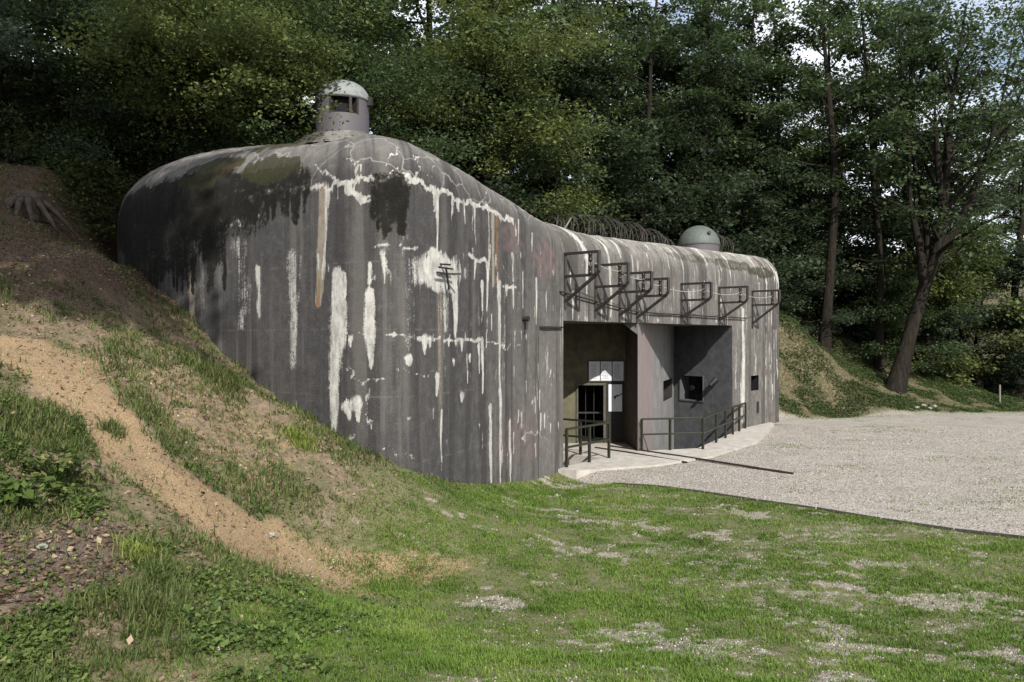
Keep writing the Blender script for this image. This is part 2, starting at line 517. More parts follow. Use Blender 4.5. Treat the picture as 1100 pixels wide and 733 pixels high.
PATH = [hit(*p) for p in ((-60, 352), (0, 350), (60, 362), (110, 385), (140, 425), (175, 470), (230, 520), (290, 558), (350, 584), (420, 594), (540, 592),
                          (490, 622), (430, 640), (340, 632), (260, 603), (200, 570), (150, 538), (100, 492), (60, 447), (0, 405), (-60, 380))]
PATH = [tuple(p) for p in PATH]
SAND = [tuple(hit(*p)) for p in ((60, 362), (190, 385), (260, 430), (330, 480), (300, 540), (230, 520), (150, 440))]
BARE = [tuple(hit(*p)) for p in ((-40, 570), (60, 560), (150, 575), (170, 600), (120, 640), (-40, 660))]
PATCH = []                                        # thin places of the lawn where pebbles show: centre, radius x, radius y, strength
for px, py, rx, ry, st in ((600, 522, 26, 5, 1.0), (672, 566, 60, 9, 0.75), (800, 552, 34, 8, 0.9), (770, 578, 40, 7, .6), (640, 590, 70, 10, 0.55), (700, 690, 60, 20, 1), (775, 702, 55, 14, 1), (528, 648, 32, 12, .95),
                           (905, 690, 45, 28, .95), (920, 632, 50, 16, .9), (1000, 640, 55, 24, 1.0), (1070, 655, 60, 34, 1.0), (980, 700, 60, 20, .8), (860, 600, 50, 9, .7), (835, 680, 22, 9, .8),
                           (1060, 594, 30, 5, .6), (880, 727, 60, 14, .7), (1090, 712, 40, 20, .8), (420, 640, 30, 10, .5), (500, 560, 40, 10, .45), (590, 545, 60, 8, .4), (505, 728, 30, 8, .6)):
    c = hit(px, py); e = hit(px + rx, py); q = hit(px, py - ry)
    PATCH.append((c[0], c[1], abs(e[0] - c[0]), max(0.12, abs(q[1] - c[1])), st))
def patch_m(x, y):
    p = np.zeros(np.shape(x))
    for cx, cy, rx, ry, st in PATCH:
        p = np.maximum(p, st * np.exp(-((((x - cx) / rx) ** 2 + ((y - cy) / ry) ** 2) ** 1.3) * 0.7))
    nz = fbm(x * 1.9, y * 2.6, 51, 3)
    n2 = fbm(x * 7.0, y * 8.5, 52, 3)
    n3 = fbm(x * 3.2, y * 5.0, 53, 3)
    v = p * 0.62 + (nz - 0.5) * 1.0 + (n2 - 0.5) * 1.1 + (n3 - .5) * .8
    base = sstep(0.26, 0.68, v) * .95
    thin = sstep(-1.5, 3, x) * sstep(0.46, 0.66, fbm(x * .9 + 9, y * 1.5, 55)) * .55
    thin = thin * sstep(0.36, 0.58, n2 * .6 + n3 * .4)
    return np.clip(np.maximum(base, thin), 0, 1)
def zones(x, y):
    x = np.asarray(x, float); y = np.asarray(y, float)
    gd = gravel_d(x, y) + (fbm(x * 2, y * 2, 41) - 0.5) * 0.3
    fe = far_edge(x, y) + (fbm(x * 0.8, y * 0.8, 42) - 0.5) * 1.2
    gravel = sstep(-0.04, 0.06, gd) * (1 - sstep(-0.2, 0.5, fe)) * sstep(1.0, 1.4, x)
    pin = np.where(inpoly(x, y, PATH), 1, -1) * poly_sd(x, y, PATH) - .13 + (fbm(x * 2.2, y * 2.2, 43) - 0.5) * 0.8
    path = sstep(-0.12, 0.14, pin)
    sl = slopeness(x, y)
    hill = sstep(-0.3, 1.2, sl)
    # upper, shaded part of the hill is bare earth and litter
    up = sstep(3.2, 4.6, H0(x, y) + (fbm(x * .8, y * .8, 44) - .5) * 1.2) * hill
    sand = np.where(inpoly(x, y, SAND), 1, -1) * poly_sd(x, y, SAND) + (fbm(x * 1.6, y * 1.6, 46) - 0.5) * 1.0
    sand = sstep(-0.2, 0.3, sand)
    bare = np.where(inpoly(x, y, BARE), 1, -1) * poly_sd(x, y, BARE) + (fbm(x * 2.5, y * 2.5, 47) - 0.5) * 0.6
    bare = sstep(-0.15, 0.2, bare)
    wood = np.maximum(sstep(0.0, 0.7, fe) * sstep(9, 11, x), sstep(22, 25, y) * (1 - sstep(9, 12, x)))
    return dict(gravel=gravel, path=path, hill=hill, up=up, sand=sand, bare=bare, wood=wood, sl=sl, pin=pin)

def axis(parts):
    out = []
    for a, b, st in parts: out += list(np.arange(a, b, st))
    return np.array(out + [parts[-1][1]])
gx = axis([(-400, -60, 20), (-60, -16, 2), (-16, -12, 0.5), (-12, 10, 0.1), (10, 30, 0.35), (30, 60, 2), (60, 400, 20)])
gy = axis([(-300, -40, 20), (-40, 0, 2), (0, 5, 0.4), (5, 21, 0.1), (21, 46, 0.25), (46, 90, 2), (90, 500, 20)])
GX, GY = np.meshgrid(gx, gy)
GZ = H(GX, GY)
_front = [(p.x, p.y) for p in APRON[:8]]
_big = _front + [tuple(fac(14.4, -4.5))[:2], (-1.0, 28.5), (-3.0, 25.8)]
inner = inpoly(GX, GY, _big) & (poly_sd(GX, GY, _front, False) > 0.2)
dit = inpoly(GX, GY, [A_pt, RAIL_CORNER, fac(11.6, 0.2), B_pt, D_pt])
GZ = np.where(inner | dit, -3.0, GZ)
zn = zones(GX, GY)
pm = patch_m(GX, GY)
ny, nx = GX.shape
idx = np.arange(nx * ny).reshape(ny, nx)
gf = np.stack([idx[:-1, :-1], idx[:-1, 1:], idx[1:, 1:], idx[1:, :-1]], -1).reshape(-1, 4)
ground_me = mesh_np('ground', np.stack([GX, GY, GZ], -1).reshape(-1, 3), gf, True)
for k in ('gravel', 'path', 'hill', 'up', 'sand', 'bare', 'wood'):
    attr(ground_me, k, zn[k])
attr(ground_me, 'pebbly', pm)

def ground_mat():
    m = NT('ground_soil_gravel_and_turf')
    p = m.pos()
    n1 = m.noise(p, 1.3, 6); n2 = m.noise(p, 9, 5, 0.65); n3 = m.noise(p, 45, 4, 0.7); n4 = m.noise(p, 170, 2, 0.6)
    v1 = m.voro(p, 55, out='Color'); vd = m.voro(p, 55)
    sep = m.n('ShaderNodeSeparateColor'); m.set(sep.inputs[0], v1)
    vr = sep.outputs[0]
    # gravel: pale mixed stones with earth between
    stone = m.ramp(vr, [(0.0, (.13, .115, .10)), (0.3, (.29, .262, .23)), (0.7, (.43, .392, .35)), (1.0, (.60, .56, .51))])
    grav = m.mix(m.ss(n2, 0.3, 0.75), m.mix(0.25, stone, (.22, .20, .175)), stone)
    big = m.noise(p, 0.33, 5, 0.6); bg2 = m.noise(m.vmul(p, (1, 2.2, 1)), 0.8, 6, 0.7)
    grav = m.mix(m.math('MULTIPLY', m.ss(n1, 0.48, 0.68), 0.4), grav, (.22, .205, .15))
    grav = m.mix(m.math('MULTIPLY', m.ss(big, 0.45, 0.62), 0.3), grav, (.46, .42, .375))
    grav = m.mix(m.math('MULTIPLY', m.ss(bg2, 0.56, 0.68), 0.45), grav, (.135, .13, .075))
    grav = m.mix(m.ss(vd, 0.55, 0.8), grav, (.12, .11, .10))
    # lawn soil, mostly hidden by grass
    lawn = m.mix(m.ss(n2, 0.35, 0.7), (.075, .085, .032), (.15, .125, .08))
    lawn = m.mix(m.math('MULTIPLY', n3, 0.35), lawn, (.15, .17, .06))
    peb = m.at('pebbly')
    peb = m.ss(m.math('ADD', peb, m.math('MULTIPLY', m.math('SUBTRACT', n3, 0.5), 0.9)), 0.25, 0.65)
    c = m.mix(peb, lawn, m.mix(0.55, grav, (.17, .145, .098)))
    # hillside earth
    earth = m.ramp(n2, [(0.25, (.075, .058, .04)), (0.5, (.15, .115, .078)), (0.75, (.25, .19, .125))])
    earth = m.mix(m.ss(n3, 0.52, 0.72), earth, (.30, .235, .155))
    earth = m.mix(m.math('MULTIPLY', m.ss(n1, 0.45, 0.6), 0.55), earth, (.075, .085, .035))
    c = m.mix(m.at('hill'), c, earth)
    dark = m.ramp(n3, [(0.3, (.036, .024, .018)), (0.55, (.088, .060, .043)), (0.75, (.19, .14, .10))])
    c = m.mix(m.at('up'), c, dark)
    c = m.mix(m.at('bare'), c, m.mix(m.ss(n3, 0.4, 0.7), (.075, .055, .045), (.17, .13, .11)))
    sandc = m.ramp(n3, [(0.25, (.11, .073, .040)), (0.5, (.225, .158, .092)), (0.75, (.37, .28, .175))])
    sandc = m.mix(m.math('MULTIPLY', m.ss(n2, 0.5, 0.7), 0.5), sandc, (.22, .155, .10))
    c = m.mix(m.math('MULTIPLY', m.at('sand'), m.ss(n2, 0.44, 0.62)), c, m.mix(0.25, sandc, (.2, .15, .09)))
    c = m.mix(m.at('path'), c, sandc)
    c = m.mix(m.at('wood'), c, m.ramp(n2, [(0.3, (.025, .024, .014)), (0.5, (.075, .066, .036)), (0.72, (.17, .14, .09))]))
    c = m.mix(m.at('gravel'), c, grav)
    h = m.math('ADD', m.math('MULTIPLY', n3, 0.6), m.math('ADD', m.math('MULTIPLY', n4, 0.35), m.math('MULTIPLY', n2, 0.9)))
    h = m.math('SUBTRACT', h, m.math('MULTIPLY', vd, m.math('ADD', 0.15, m.math('MULTIPLY', m.at('gravel'), 0.6))))
    return m.done(m.pbr(c, 0.95, m.bump(h, 0.8, 0.03), spec=0.15))
ground = link('ground', ground_me, ground_mat())
tag(ground, 'sloping lawn, gravel yard and earth hillside with a worn sandy path', 'ground', kind='structure')

# ------------------------------------------------------------------ concrete
def concrete_shell_mat():
    m = NT('weathered_cast_concrete')
    p = m.pos()
    uv = m.n('ShaderNodeCombineXYZ')
    m.set(uv.inputs[0], m.at('arc')); m.set(uv.inputs[1], m.at('vlen'))
    uvv = uv.outputs[0]
    n1 = m.noise(p, 0.8, 5); n2 = m.noise(p, 5, 6, 0.65); n3 = m.noise(p, 28, 5, 0.7); n4 = m.noise(p, 120, 3, 0.7)
    run = m.noise(m.vmul(uvv, (4.5, 0.28, 1)), 1.0, 6, 0.65)           # vertical run-off
    run2 = m.noise(m.vmul(uvv, (13, 0.5, 1)), 1.0, 5, 0.7)
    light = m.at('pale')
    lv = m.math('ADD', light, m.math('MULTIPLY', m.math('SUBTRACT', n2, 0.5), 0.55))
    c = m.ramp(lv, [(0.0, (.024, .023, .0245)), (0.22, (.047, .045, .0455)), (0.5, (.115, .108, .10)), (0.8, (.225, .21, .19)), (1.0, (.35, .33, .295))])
    c = m.mix(m.math('MULTIPLY', m.ss(run, 0.52, 0.70), 0.38), c, (.135, .125, .118))
    c = m.mix(m.math('MULTIPLY', m.ss(run2, 0.54, 0.7), 0.5), c, (.021, .019, .0185))
    c = m.mix(m.math('MULTIPLY', m.ss(n3, 0.55, 0.75), 0.28), c, (.19, .18, .165))
    c = m.mix(m.math('MULTIPLY', m.ss(n1, 0.5, 0.7), 0.4), c, (.068, .064, .062))
    band = m.noise(m.vmul(uvv, (1.5, 0.07, 1)), 1.0, 5, 0.6)
    c = m.mix(m.math('MULTIPLY', m.ss(band, 0.49, 0.60), 0.68), c, (.026, .0245, .025))
    band2 = m.noise(m.vmul(uvv, (2.3, 0.10, 7)), 1.0, 5, 0.6)
    c = m.mix(m.math('MULTIPLY', m.ss(band2, 0.52, 0.66), 0.45), c, (.128, .12, .108))
    grain = m.noise(p, 55, 4, 0.85)
    c = m.mix(m.math('MULTIPLY', m.ss(grain, 0.52, 0.70), 0.35), c, (.20, .19, .175))
    c = m.mix(m.math('MULTIPLY', m.math('SUBTRACT', 1.0, m.ss(grain, 0.32, 0.47)), 0.5), c, (.022, .02, .02))
    # formwork lifts: faint level seams
    sx = m.n('ShaderNodeSeparateXYZ'); m.set(sx.inputs[0], uvv)
    lift = m.math('PINGPONG', m.math('ADD', sx.outputs[1], 0.05), 0.6)
    seam = m.math('SUBTRACT', 1.0, m.ss(m.math('ADD', lift, m.math('MULTIPLY', n3, 0.03)), 0.015, 0.04))
    seam = m.math('MULTIPLY', seam, m.math('SUBTRACT', 1.0, m.ss(sx.outputs[1], 5.2, 5.4)))
    c = m.mix(m.math('MULTIPLY', seam, m.math('MULTIPLY', m.ss(n2, 0.42, 0.6), 0.4)), c, (.12, .112, .105))
    # facade streaks
    fs_ = m.at('streaky')
    st = m.noise(m.vmul(uvv, (7.0, 0.22, 1)), 1.0, 5, 0.7)
    st = m.math('MULTIPLY', m.math('MULTIPLY', m.ss(st, 0.54, 0.64), fs_), m.ss(m.noise(m.vmul(uvv, (1.1, .9, 1)), 1.0, 5, .7), .42, .58))
    c = m.mix(m.math('MULTIPLY', st, 0.85), c, (.43, .42, .40))
    st2 = m.noise(m.vmul(uvv, (9.0, 0.16, 3)), 1.0, 4, 0.7)
    st2 = m.math('MULTIPLY', m.math('MULTIPLY', m.ss(st2, 0.53, 0.64), fs_), m.ss(m.noise(m.vmul(uvv, (1.4, .7, 9)), 1.0, 5, .7), .40, .58))
    c = m.mix(m.math('MULTIPLY', st2, 0.85), c, (.05, .046, .043))
    mot = m.math('MULTIPLY', m.ss(m.noise(m.vmul(uvv, (2.2, 1.0, 1)), 1.6, 7, 0.75), 0.48, 0.62), fs_)
    c = m.mix(m.math('MULTIPLY', mot, 0.8), c, (.075, .067, .056))
    # hairline crack network on the rounded roof, healed with lime
    wob = m.n('ShaderNodeVectorMath', operation='ADD')
    nz = m.n('ShaderNodeTexNoise'); m.set(nz.inputs['Vector'], p); nz.inputs['Scale'].default_value = 2.2; nz.inputs['Detail'].default_value = 4
    m.set(wob.inputs[0], p); sc = m.vmul(nz.outputs['Color'], (.45, .45, .45)); m.set(wob.inputs[1], sc)
    cr = m.voro(wob.outputs[0], 1.15, 'DISTANCE_TO_EDGE')
    crm = m.math('SUBTRACT', 1.0, m.ss(m.math('ADD', cr, m.math('MULTIPLY', n3, 0.02)), 0.012, 0.034))
    crm = m.math('MULTIPLY', crm, m.at('crazed'))
    c = m.mix(m.math('MULTIPLY', crm, 0.55), c, (.26, .245, .22))
    # tan, rust, pink
    tn = m.at('tan'); tn = m.math('MULTIPLY', m.ss(m.math('ADD', tn, m.math('ADD', m.math('MULTIPLY', m.math('SUBTRACT', run2, .5), 1.1), m.math('MULTIPLY', m.math('SUBTRACT', n3, .5), .6))), .4, .7), m.ss(tn, .02, .3))
    c = m.mix(m.math('MULTIPLY', tn, .75), c, m.mix(m.ss(n2, .3, .7), (.215, .18, .135), (.30, .265, .21)))
    rs = m.at('rust'); rs = m.math('MULTIPLY', m.ss(m.math('ADD', rs, m.math('MULTIPLY', m.math('SUBTRACT', run2, .5), 1.2)), .4, .75), m.ss(rs, .02, .3))
    c = m.mix(m.math('MULTIPLY', rs, m.math('MULTIPLY', .8, m.ss(n2, 0.3, 0.6))), c, (.17, .088, .04))
    pk = m.at('pink'); c = m.mix(m.math('MULTIPLY', pk, m.ss(n2, 0.3, 0.65)), c, (.155, .095, .098))
    # lime run-off
    wh = m.at('lime')
    br = m.math('ADD', m.math('MULTIPLY', m.math('SUBTRACT', n3, 0.5), 0.9), m.math('MULTIPLY', m.math('SUBTRACT', run2, 0.5), 1.3))
    br = m.math('ADD', br, m.math('MULTIPLY', m.math('SUBTRACT', n2, 0.5), 0.7))
    whm = m.ss(m.math('ADD', wh, m.math('MULTIPLY', br, m.ss(wh, 0.02, 0.25))), 0.37, 0.76)
    thick = m.math('ADD', 0.55, m.math('MULTIPLY', m.ss(m.noise(m.vmul(uvv, (5, 1.4, 1)), 1.6, 6, .75), .36, .58), 0.43))
    c = m.mix(m.math('MULTIPLY', whm, thick), c, m.mix(m.ss(n2, .3, .7), (.47, .46, .43), (.33, .32, .295)))
    pits = m.math('MULTIPLY', m.ss(m.noise(p, 70, 3, .8), .60, .72), m.ss(n2, .4, .6))
    c = m.mix(m.math('MULTIPLY', pits, .6), c, (.016, .015, .014))
    # dark joints
    c = m.mix(m.at('joint'), c, (.03, .028, .027))
    # moss and black algae
    ms = m.at('moss')
    ms = m.math('ADD', ms, m.math('MULTIPLY', m.math('MULTIPLY', m.math('SUBTRACT', m.noise(p, 14, 6, .8), 0.5), 2.4), m.ss(ms, .05, .4)))
    msm = m.ss(m.math('ADD', ms, m.math('ADD', m.math('MULTIPLY', m.math('SUBTRACT', n2, 0.5), 0.9), m.math('MULTIPLY', m.math('SUBTRACT', run2, 0.5), 1.2))), 0.30, 0.72)
    c = m.mix(m.math('MULTIPLY', msm, m.math('ADD', 0.88, m.math('MULTIPLY', m.ss(n2, .35, .6), .10))), c, m.ramp(n3, [(0.3, (.0025, .0025, .0018)), (0.55, (.0055, .0052, .003)), (0.8, (.018, .017, .008))]))
    gm = m.ss(m.math('ADD', m.at('green'), m.math('MULTIPLY', m.math('SUBTRACT', n2, 0.5), 0.9)), 0.35, 0.65)
    c = m.mix(m.math('MULTIPLY', gm, 0.85), c, m.ramp(n3, [(0.35, (.012, .013, .005)), (0.6, (.028, .027, .011)), (0.8, (.075, .065, .04))]))
    h = m.math('ADD', m.math('MULTIPLY', n3, 0.5), m.math('ADD', m.math('MULTIPLY', n4, 0.3), m.math('MULTIPLY', n2, 1.0)))
    h = m.math('ADD', h, m.math('MULTIPLY', whm, 0.35))
    h = m.math('SUBTRACT', h, m.math('MULTIPLY', m.at('joint'), 1.5))
    return m.done(m.pbr(c, 0.92, m.bump(h, 0.55, 0.025), spec=0.2))

def concrete_mat(name, dark, pale, bump=0.4, runs=True):
    m = NT(name)
    p = m.pos()
    n2 = m.noise(p, 3.5, 6, 0.65); n3 = m.noise(p, 30, 5, 0.7)
    c = m.mix(m.ss(n2, 0.3, 0.7), dark, pale)
    if runs:
        r = m.noise(m.vmul(p, (7, 7, 0.5)), 1.0, 5, 0.65)
        c = m.mix(m.math('MULTIPLY', m.ss(r, 0.55, 0.7), 0.4), c, tuple(v * 0.5 for v in dark))
    c = m.mix(m.math('MULTIPLY', m.ss(n3, 0.5, 0.75), 0.4), c, tuple(min(1, v * 1.4) for v in pale))
    return m.done(m.pbr(c, 0.92, m.bump(m.math('ADD', n3, n2), bump, 0.02), spec=0.2))

def metal_mat(name, base, rustc=(.10, .05, .03), amt=0.5, rough=0.6):
    m = NT(name)
    p = m.pos()
    n2 = m.noise(p, 9, 5, 0.65); n3 = m.noise(p, 60, 4, 0.7)
    c = m.mix(m.math('MULTIPLY', m.ss(n2, 0.45, 0.65), amt), base, rustc)
    c = m.mix(m.math('MULTIPLY', m.ss(n3, 0.5, 0.7), 0.3), c, tuple(v * 1.6 for v in base))
    return m.done(m.pbr(c, rough, m.bump(n3, 0.25, 0.01), spec=0.35))

def plain_mat(name, colr, rough=0.8, var=0.25, scale=12):
    m = NT(name)
    n2 = m.noise(m.pos(), scale, 5, 0.65)
    c = m.mix(m.ss(n2, 0.3, 0.7), tuple(v * (1 - var) for v in colr), tuple(min(1, v * (1 + var)) for v in colr))
    return m.done(m.pbr(c, rough, m.bump(n2, 0.2, 0.01), spec=0.25))

M_SHELL = concrete_shell_mat()
M_GREY = concrete_mat('grey_flank_concrete', (.08, .08, .082), (.13, .128, .128))
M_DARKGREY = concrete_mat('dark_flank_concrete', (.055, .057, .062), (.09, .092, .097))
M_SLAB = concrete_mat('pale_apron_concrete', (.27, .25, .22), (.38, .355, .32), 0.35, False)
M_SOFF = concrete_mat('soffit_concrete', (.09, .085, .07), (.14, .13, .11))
M_OLIVE = concrete_mat('olive_painted_wall', (.064, .059, .037), (.105, .097, .064))
M_BROWN = concrete_mat('brown_jamb', (.06, .043, .034), (.10, .074, .06))
M_BLACK = plain_mat('dark_interior', (.008, .008, .009), 0.9)  # near-black puts the shade inside the openings into the colour
M_IRON = metal_mat('dark_iron', (.014, .013, .013), (.05, .03, .02), 0.4)
M_RAILING = metal_mat('olive_painted_railing', (.014, .016, .010), (.03, .022, .014), 0.4, 0.4)
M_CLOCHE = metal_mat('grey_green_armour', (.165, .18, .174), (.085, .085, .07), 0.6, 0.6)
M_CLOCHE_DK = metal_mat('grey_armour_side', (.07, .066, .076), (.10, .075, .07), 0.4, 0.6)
M_DOMEGREEN = metal_mat('green_grey_dome', (.075, .09, .082), (.045, .045, .036), 0.55, 0.6)
M_RUST = metal_mat('rusty_steel', (.020, .016, .014), (.042, .026, .018), 0.6, 0.7)

bunker = thing('bunker', 'massive rounded concrete bunker with lime streaked walls and open entrance bays', 'bunker', tuple(C0))
BO = C0
def bl(mesh_obj):                                 # bunker parts are authored in world space
    mesh_obj.location = -BO
    return mesh_obj

# stain masks on the shell in surface coordinates
masks = {k: np.zeros(SZ.shape) for k in ('lime', 'moss', 'green', 'tan', 'rust', 'pink', 'joint')}
def stroke(kind, pts, width, strength=1.0, jag=0.5, image=True, seed=0, soft=0.8):
    """pts in photograph positions (looked up on the surface) or in (arc, v); width(s) in metres"""
    P = [surf(*p) for p in pts] if image else pts
    W = width if hasattr(width, '__len__') else [width] * len(P)
    a0 = min(p[0] for p in P) - max(W) - 0.2; a1 = max(p[0] for p in P) + max(W) + 0.2
    c0, c1 = np.searchsorted(arc, [a0, a1])
    sa = SA[:, c0:c1]; sv = SV[:, c0:c1]
    if sa.size == 0: return
    ja = sa + (fbm(sa * 7, sv * 3, 100 + seed, 3) - 0.5) * jag * 0.16
    jv = sv + (fbm(sa * 5, sv * 6, 140 + seed, 3) - 0.5) * jag * 0.10
    best = np.zeros(sa.shape)
    for (p, q, w0, w1) in zip(P[:-1], P[1:], W[:-1], W[1:]):
        ab = (q[0] - p[0], q[1] - p[1]); L = ab[0] ** 2 + ab[1] ** 2 + 1e-9
        t = np.clip(((ja - p[0]) * ab[0] + (jv - p[1]) * ab[1]) / L, 0, 1)
        d = np.hypot(ja - p[0] - t * ab[0], jv - p[1] - t * ab[1])
        w = (w0 + (w1 - w0) * t) / 2
        best = np.maximum(best, 1 - sstep(w * (1 - soft), w * (1 + soft) + 0.012, d))
    masks[kind][:, c0:c1] = np.maximum(masks[kind][:, c0:c1], best * strength)
def blob(kind, px, py, rx, ry, strength=1.0, seed=0):
    a, v = surf(px, py)
    a2, _ = surf(px + rx, py); _, v2 = surf(px, py + ry)
    ra = max(0.05, abs(a2 - a)); rv = max(0.05, abs(v2 - v))
    d = np.sqrt(((SA - a) / ra) ** 2 + ((SV - v) / rv) ** 2) + (fbm(SA * 3.5, SV * 2.2, 200 + seed, 4) - 0.5) * .7 + (fbm(SA * 14, SV * 3, 230 + seed, 3) - 0.5) * .45
    masks[kind][:] = np.maximum(masks[kind], (1 - sstep(0.75, 1.15, d)) * strength)

# tan + lime streaks of the rounded front
stroke('tan', [(348, 206), (346, 250), (343, 325)], [.34, .30, .16], .85, 1.0)
stroke('lime', [(351, 206), (349, 250), (345, 300)], [.14, .08, .05], .75, seed=1)
stroke('rust', [(343, 300), (342, 328)], [.1, .12], .8)
stroke('lime', [(362, 298), (363, 345), (359, 400), (358, 462)], [.30, .42, .30, .16], 1.0, seed=2)
stroke('lime', [(370, 294), (370, 318)], [.1, .06], .9, seed=3)
stroke('lime', [(396, 314), (397, 355), (399, 394)], [.17, .22, .06], 1.0, seed=4)
stroke('lime', [(398, 284), (396, 303)], [.09, .08], .9, seed=5)
blob('lime', 473, 292, 19, 24, 1.0, 6); blob('lime', 473, 290, 24, 29, .62, 7)
stroke('lime', [(488, 290), (490, 330), (490, 361)], [.30, .22, .10], 1.0, seed=7)
stroke('lime', [(479, 310), (480, 355)], [.3, .12], .62, seed=8)
stroke('tan', [(474, 318), (475, 372), (473, 470)], [.45, .35, .12], .5, seed=9)
stroke('lime', [(471, 207), (471, 268)], [.07, .05], 1, .2, seed=10)
for (x0, x1, y, se) in ((450, 474, 364, 1), (478, 500, 366, 2), (500, 519, 366, 3)):
    stroke('lime', [(x0, y), (x1, y)], [.07, .05], .8, 1.2, seed=20 + se)
for x, y0, y1, w in ((457, 364, 380, .14), (463, 364, 372, .10), (483, 366, 373, .08), (491, 366, 372, .08), (497, 366, 378, .1), (519, 366, 422, .12), (515, 372, 400, .06),
                     (505, 382, 388, .1), (489, 388, 394, .09), (470, 404, 424, .12), (497, 425, 432, .14), (503, 400, 412, .06), (524, 284, 334, .10), (519, 305, 332, .09), (511, 280, 300, .08),
                     (537, 304, 420, .13), (538, 420, 520, .12), (528, 438, 522, .14), (549, 452, 517, .10), (546, 309, 312, .12), (552, 309, 332, .10), (563, 292, 330, .05), (577, 301, 348, .09),
                     (545, 308, 318, .1), (475, 440, 505, .05), (581, 420, 440, .06), (580, 392, 410, .07), (586, 446, 460, .08), (558, 236, 262, .05), (500, 216, 240, .06), (511, 222, 262, .05),
                     (384, 430, 452, .14), (374, 436, 448, .2), (440, 386, 392, .14), (376, 364, 372, .1)):
    stroke('lime', [(x, y0), (x + (y1 - y0) * 0.008, y1)], [w * 1.25, w * 0.5], .95, .5, seed=int(x) % 97)
stroke('lime', [(505, 275), (513, 282), (522, 279), (526, 288)], [.1, .08, .08, .05], .9, seed=31)
stroke('lime', [(541, 308), (556, 309)], .06, .8, seed=32)
stroke('tan', [(530, 228), (530, 270), (531, 306)], [.16, .14, .1], .9, .2, seed=33)
stroke('rust', [(535, 232), (535, 270), (534, 303)], [.12, .13, .10], .9, .2, seed=34)
stroke('lime', [(526, 228), (526, 300)], [.05, .04], .8, .2, seed=35)
# upper crack along the spring of the roof
stroke('lime', [(262, 214), (290, 208), (309, 204), (340, 202), (363, 200), (380, 194), (400, 193), (423, 190), (445, 194), (468, 204), (490, 212), (516, 219), (540, 231), (554, 240)], .085, 1, 2.6, seed=40)
stroke('lime', [(363, 200), (350, 188), (336, 178)], [.08, .05, .04], .85, 2, seed=41)
stroke('lime', [(374, 205), (388, 214), (399, 212)], [.1, .16, .14], 1, 2, seed=42)
stroke('lime', [(384, 196), (386, 178), (372, 166)], .035, .8, 2.5, seed=43)
stroke('lime', [(423, 190), (418, 172), (430, 160)], .035, .7, 2.5, seed=44)
stroke('lime', [(445, 194), (452, 180), (446, 166)], .035, .7, 2.5, seed=45)
stroke('lime', [(468, 204), (462, 190), (470, 178)], .035, .7, 2.5, seed=46)
stroke('lime', [(516, 219), (524, 206)], .035, .7, 2.5, seed=47)
stroke('lime', [(372, 358), (400, 362), (430, 358), (450, 363)], .035, .75, 2.5, seed=48)
stroke('lime', [(520, 366), (545, 372), (553, 366), (565, 376)], .03, .7, 2.5, seed=49)
stroke('lime', [(400, 262), (430, 264), (452, 268)], .04, .8, 2.5, seed=50)
for pts in (((372, 398), (395, 412), (420, 408)), ((400, 420), (390, 446), (404, 470)), ((430, 395), (455, 402), (470, 396)), ((410, 480), (425, 490), (444, 486)), ((560, 470), (575, 466), (590, 472)), ((366, 480), (380, 470))):
    stroke('lime', list(pts), .03, .65, 3, seed=int(pts[0][0]))
rd = random.Random(77)
for i in range(46):
    px = rd.uniform(335, 590)
    py = rd.choice([np.interp(px, [335, 363, 400, 423, 445, 468, 490, 516, 540, 560, 590], [203, 201, 194, 191, 195, 205, 213, 220, 232, 243, 262]), rd.uniform(270, 300)])
    L = rd.uniform(3, 26) * rd.uniform(.4, 1.4); w = rd.uniform(.025, .075)
    stroke('lime', [(px, py), (px + L * .006, py + L * .6), (px + L * .01, py + L)], [w * 1.6, w, w * .4], rd.uniform(.45, .9), 1.0, seed=i)
for i in range(18):
    px = rd.uniform(420, 595); py = rd.uniform(235, 330); L = rd.uniform(60, 150)
    stroke('lime', [(px, py), (px + L * .008, py + L)], [rd.uniform(.05, .18), rd.uniform(.1, .25)], rd.uniform(.28, .42), .5, seed=i + 200)
# left flank
stroke('lime', [(313, 276), (316, 330), (314, 395)], [.34, .36, .16], .60, seed=60)
stroke('lime', [(322, 274), (322, 300)], [.12, .1], .55, seed=61)
stroke('lime', [(256, 268), (262, 310), (258, 350)], [.6, .55, .3], .45, seed=62)
stroke('lime', [(277, 288), (278, 338)], [.14, .1], .8, seed=63)
stroke('tan', [(205, 268), (206, 345)], [.34, .2], .75, seed=64)
stroke('tan', [(216, 268), (217, 330)], [.16, .2], .5, seed=65)
stroke('lime', [(282, 218), (278, 232)], [.12, .1], .9, seed=66)
for x, y, r in ((270, 213, .1), (247, 238, .1), (236, 234, .07), (182, 236, .05), (303, 206, .1), (143, 240, .05), (255, 236, .08)):
    stroke('lime', [(x, y), (x + 2, y + 5)], r, .9, seed=int(x))
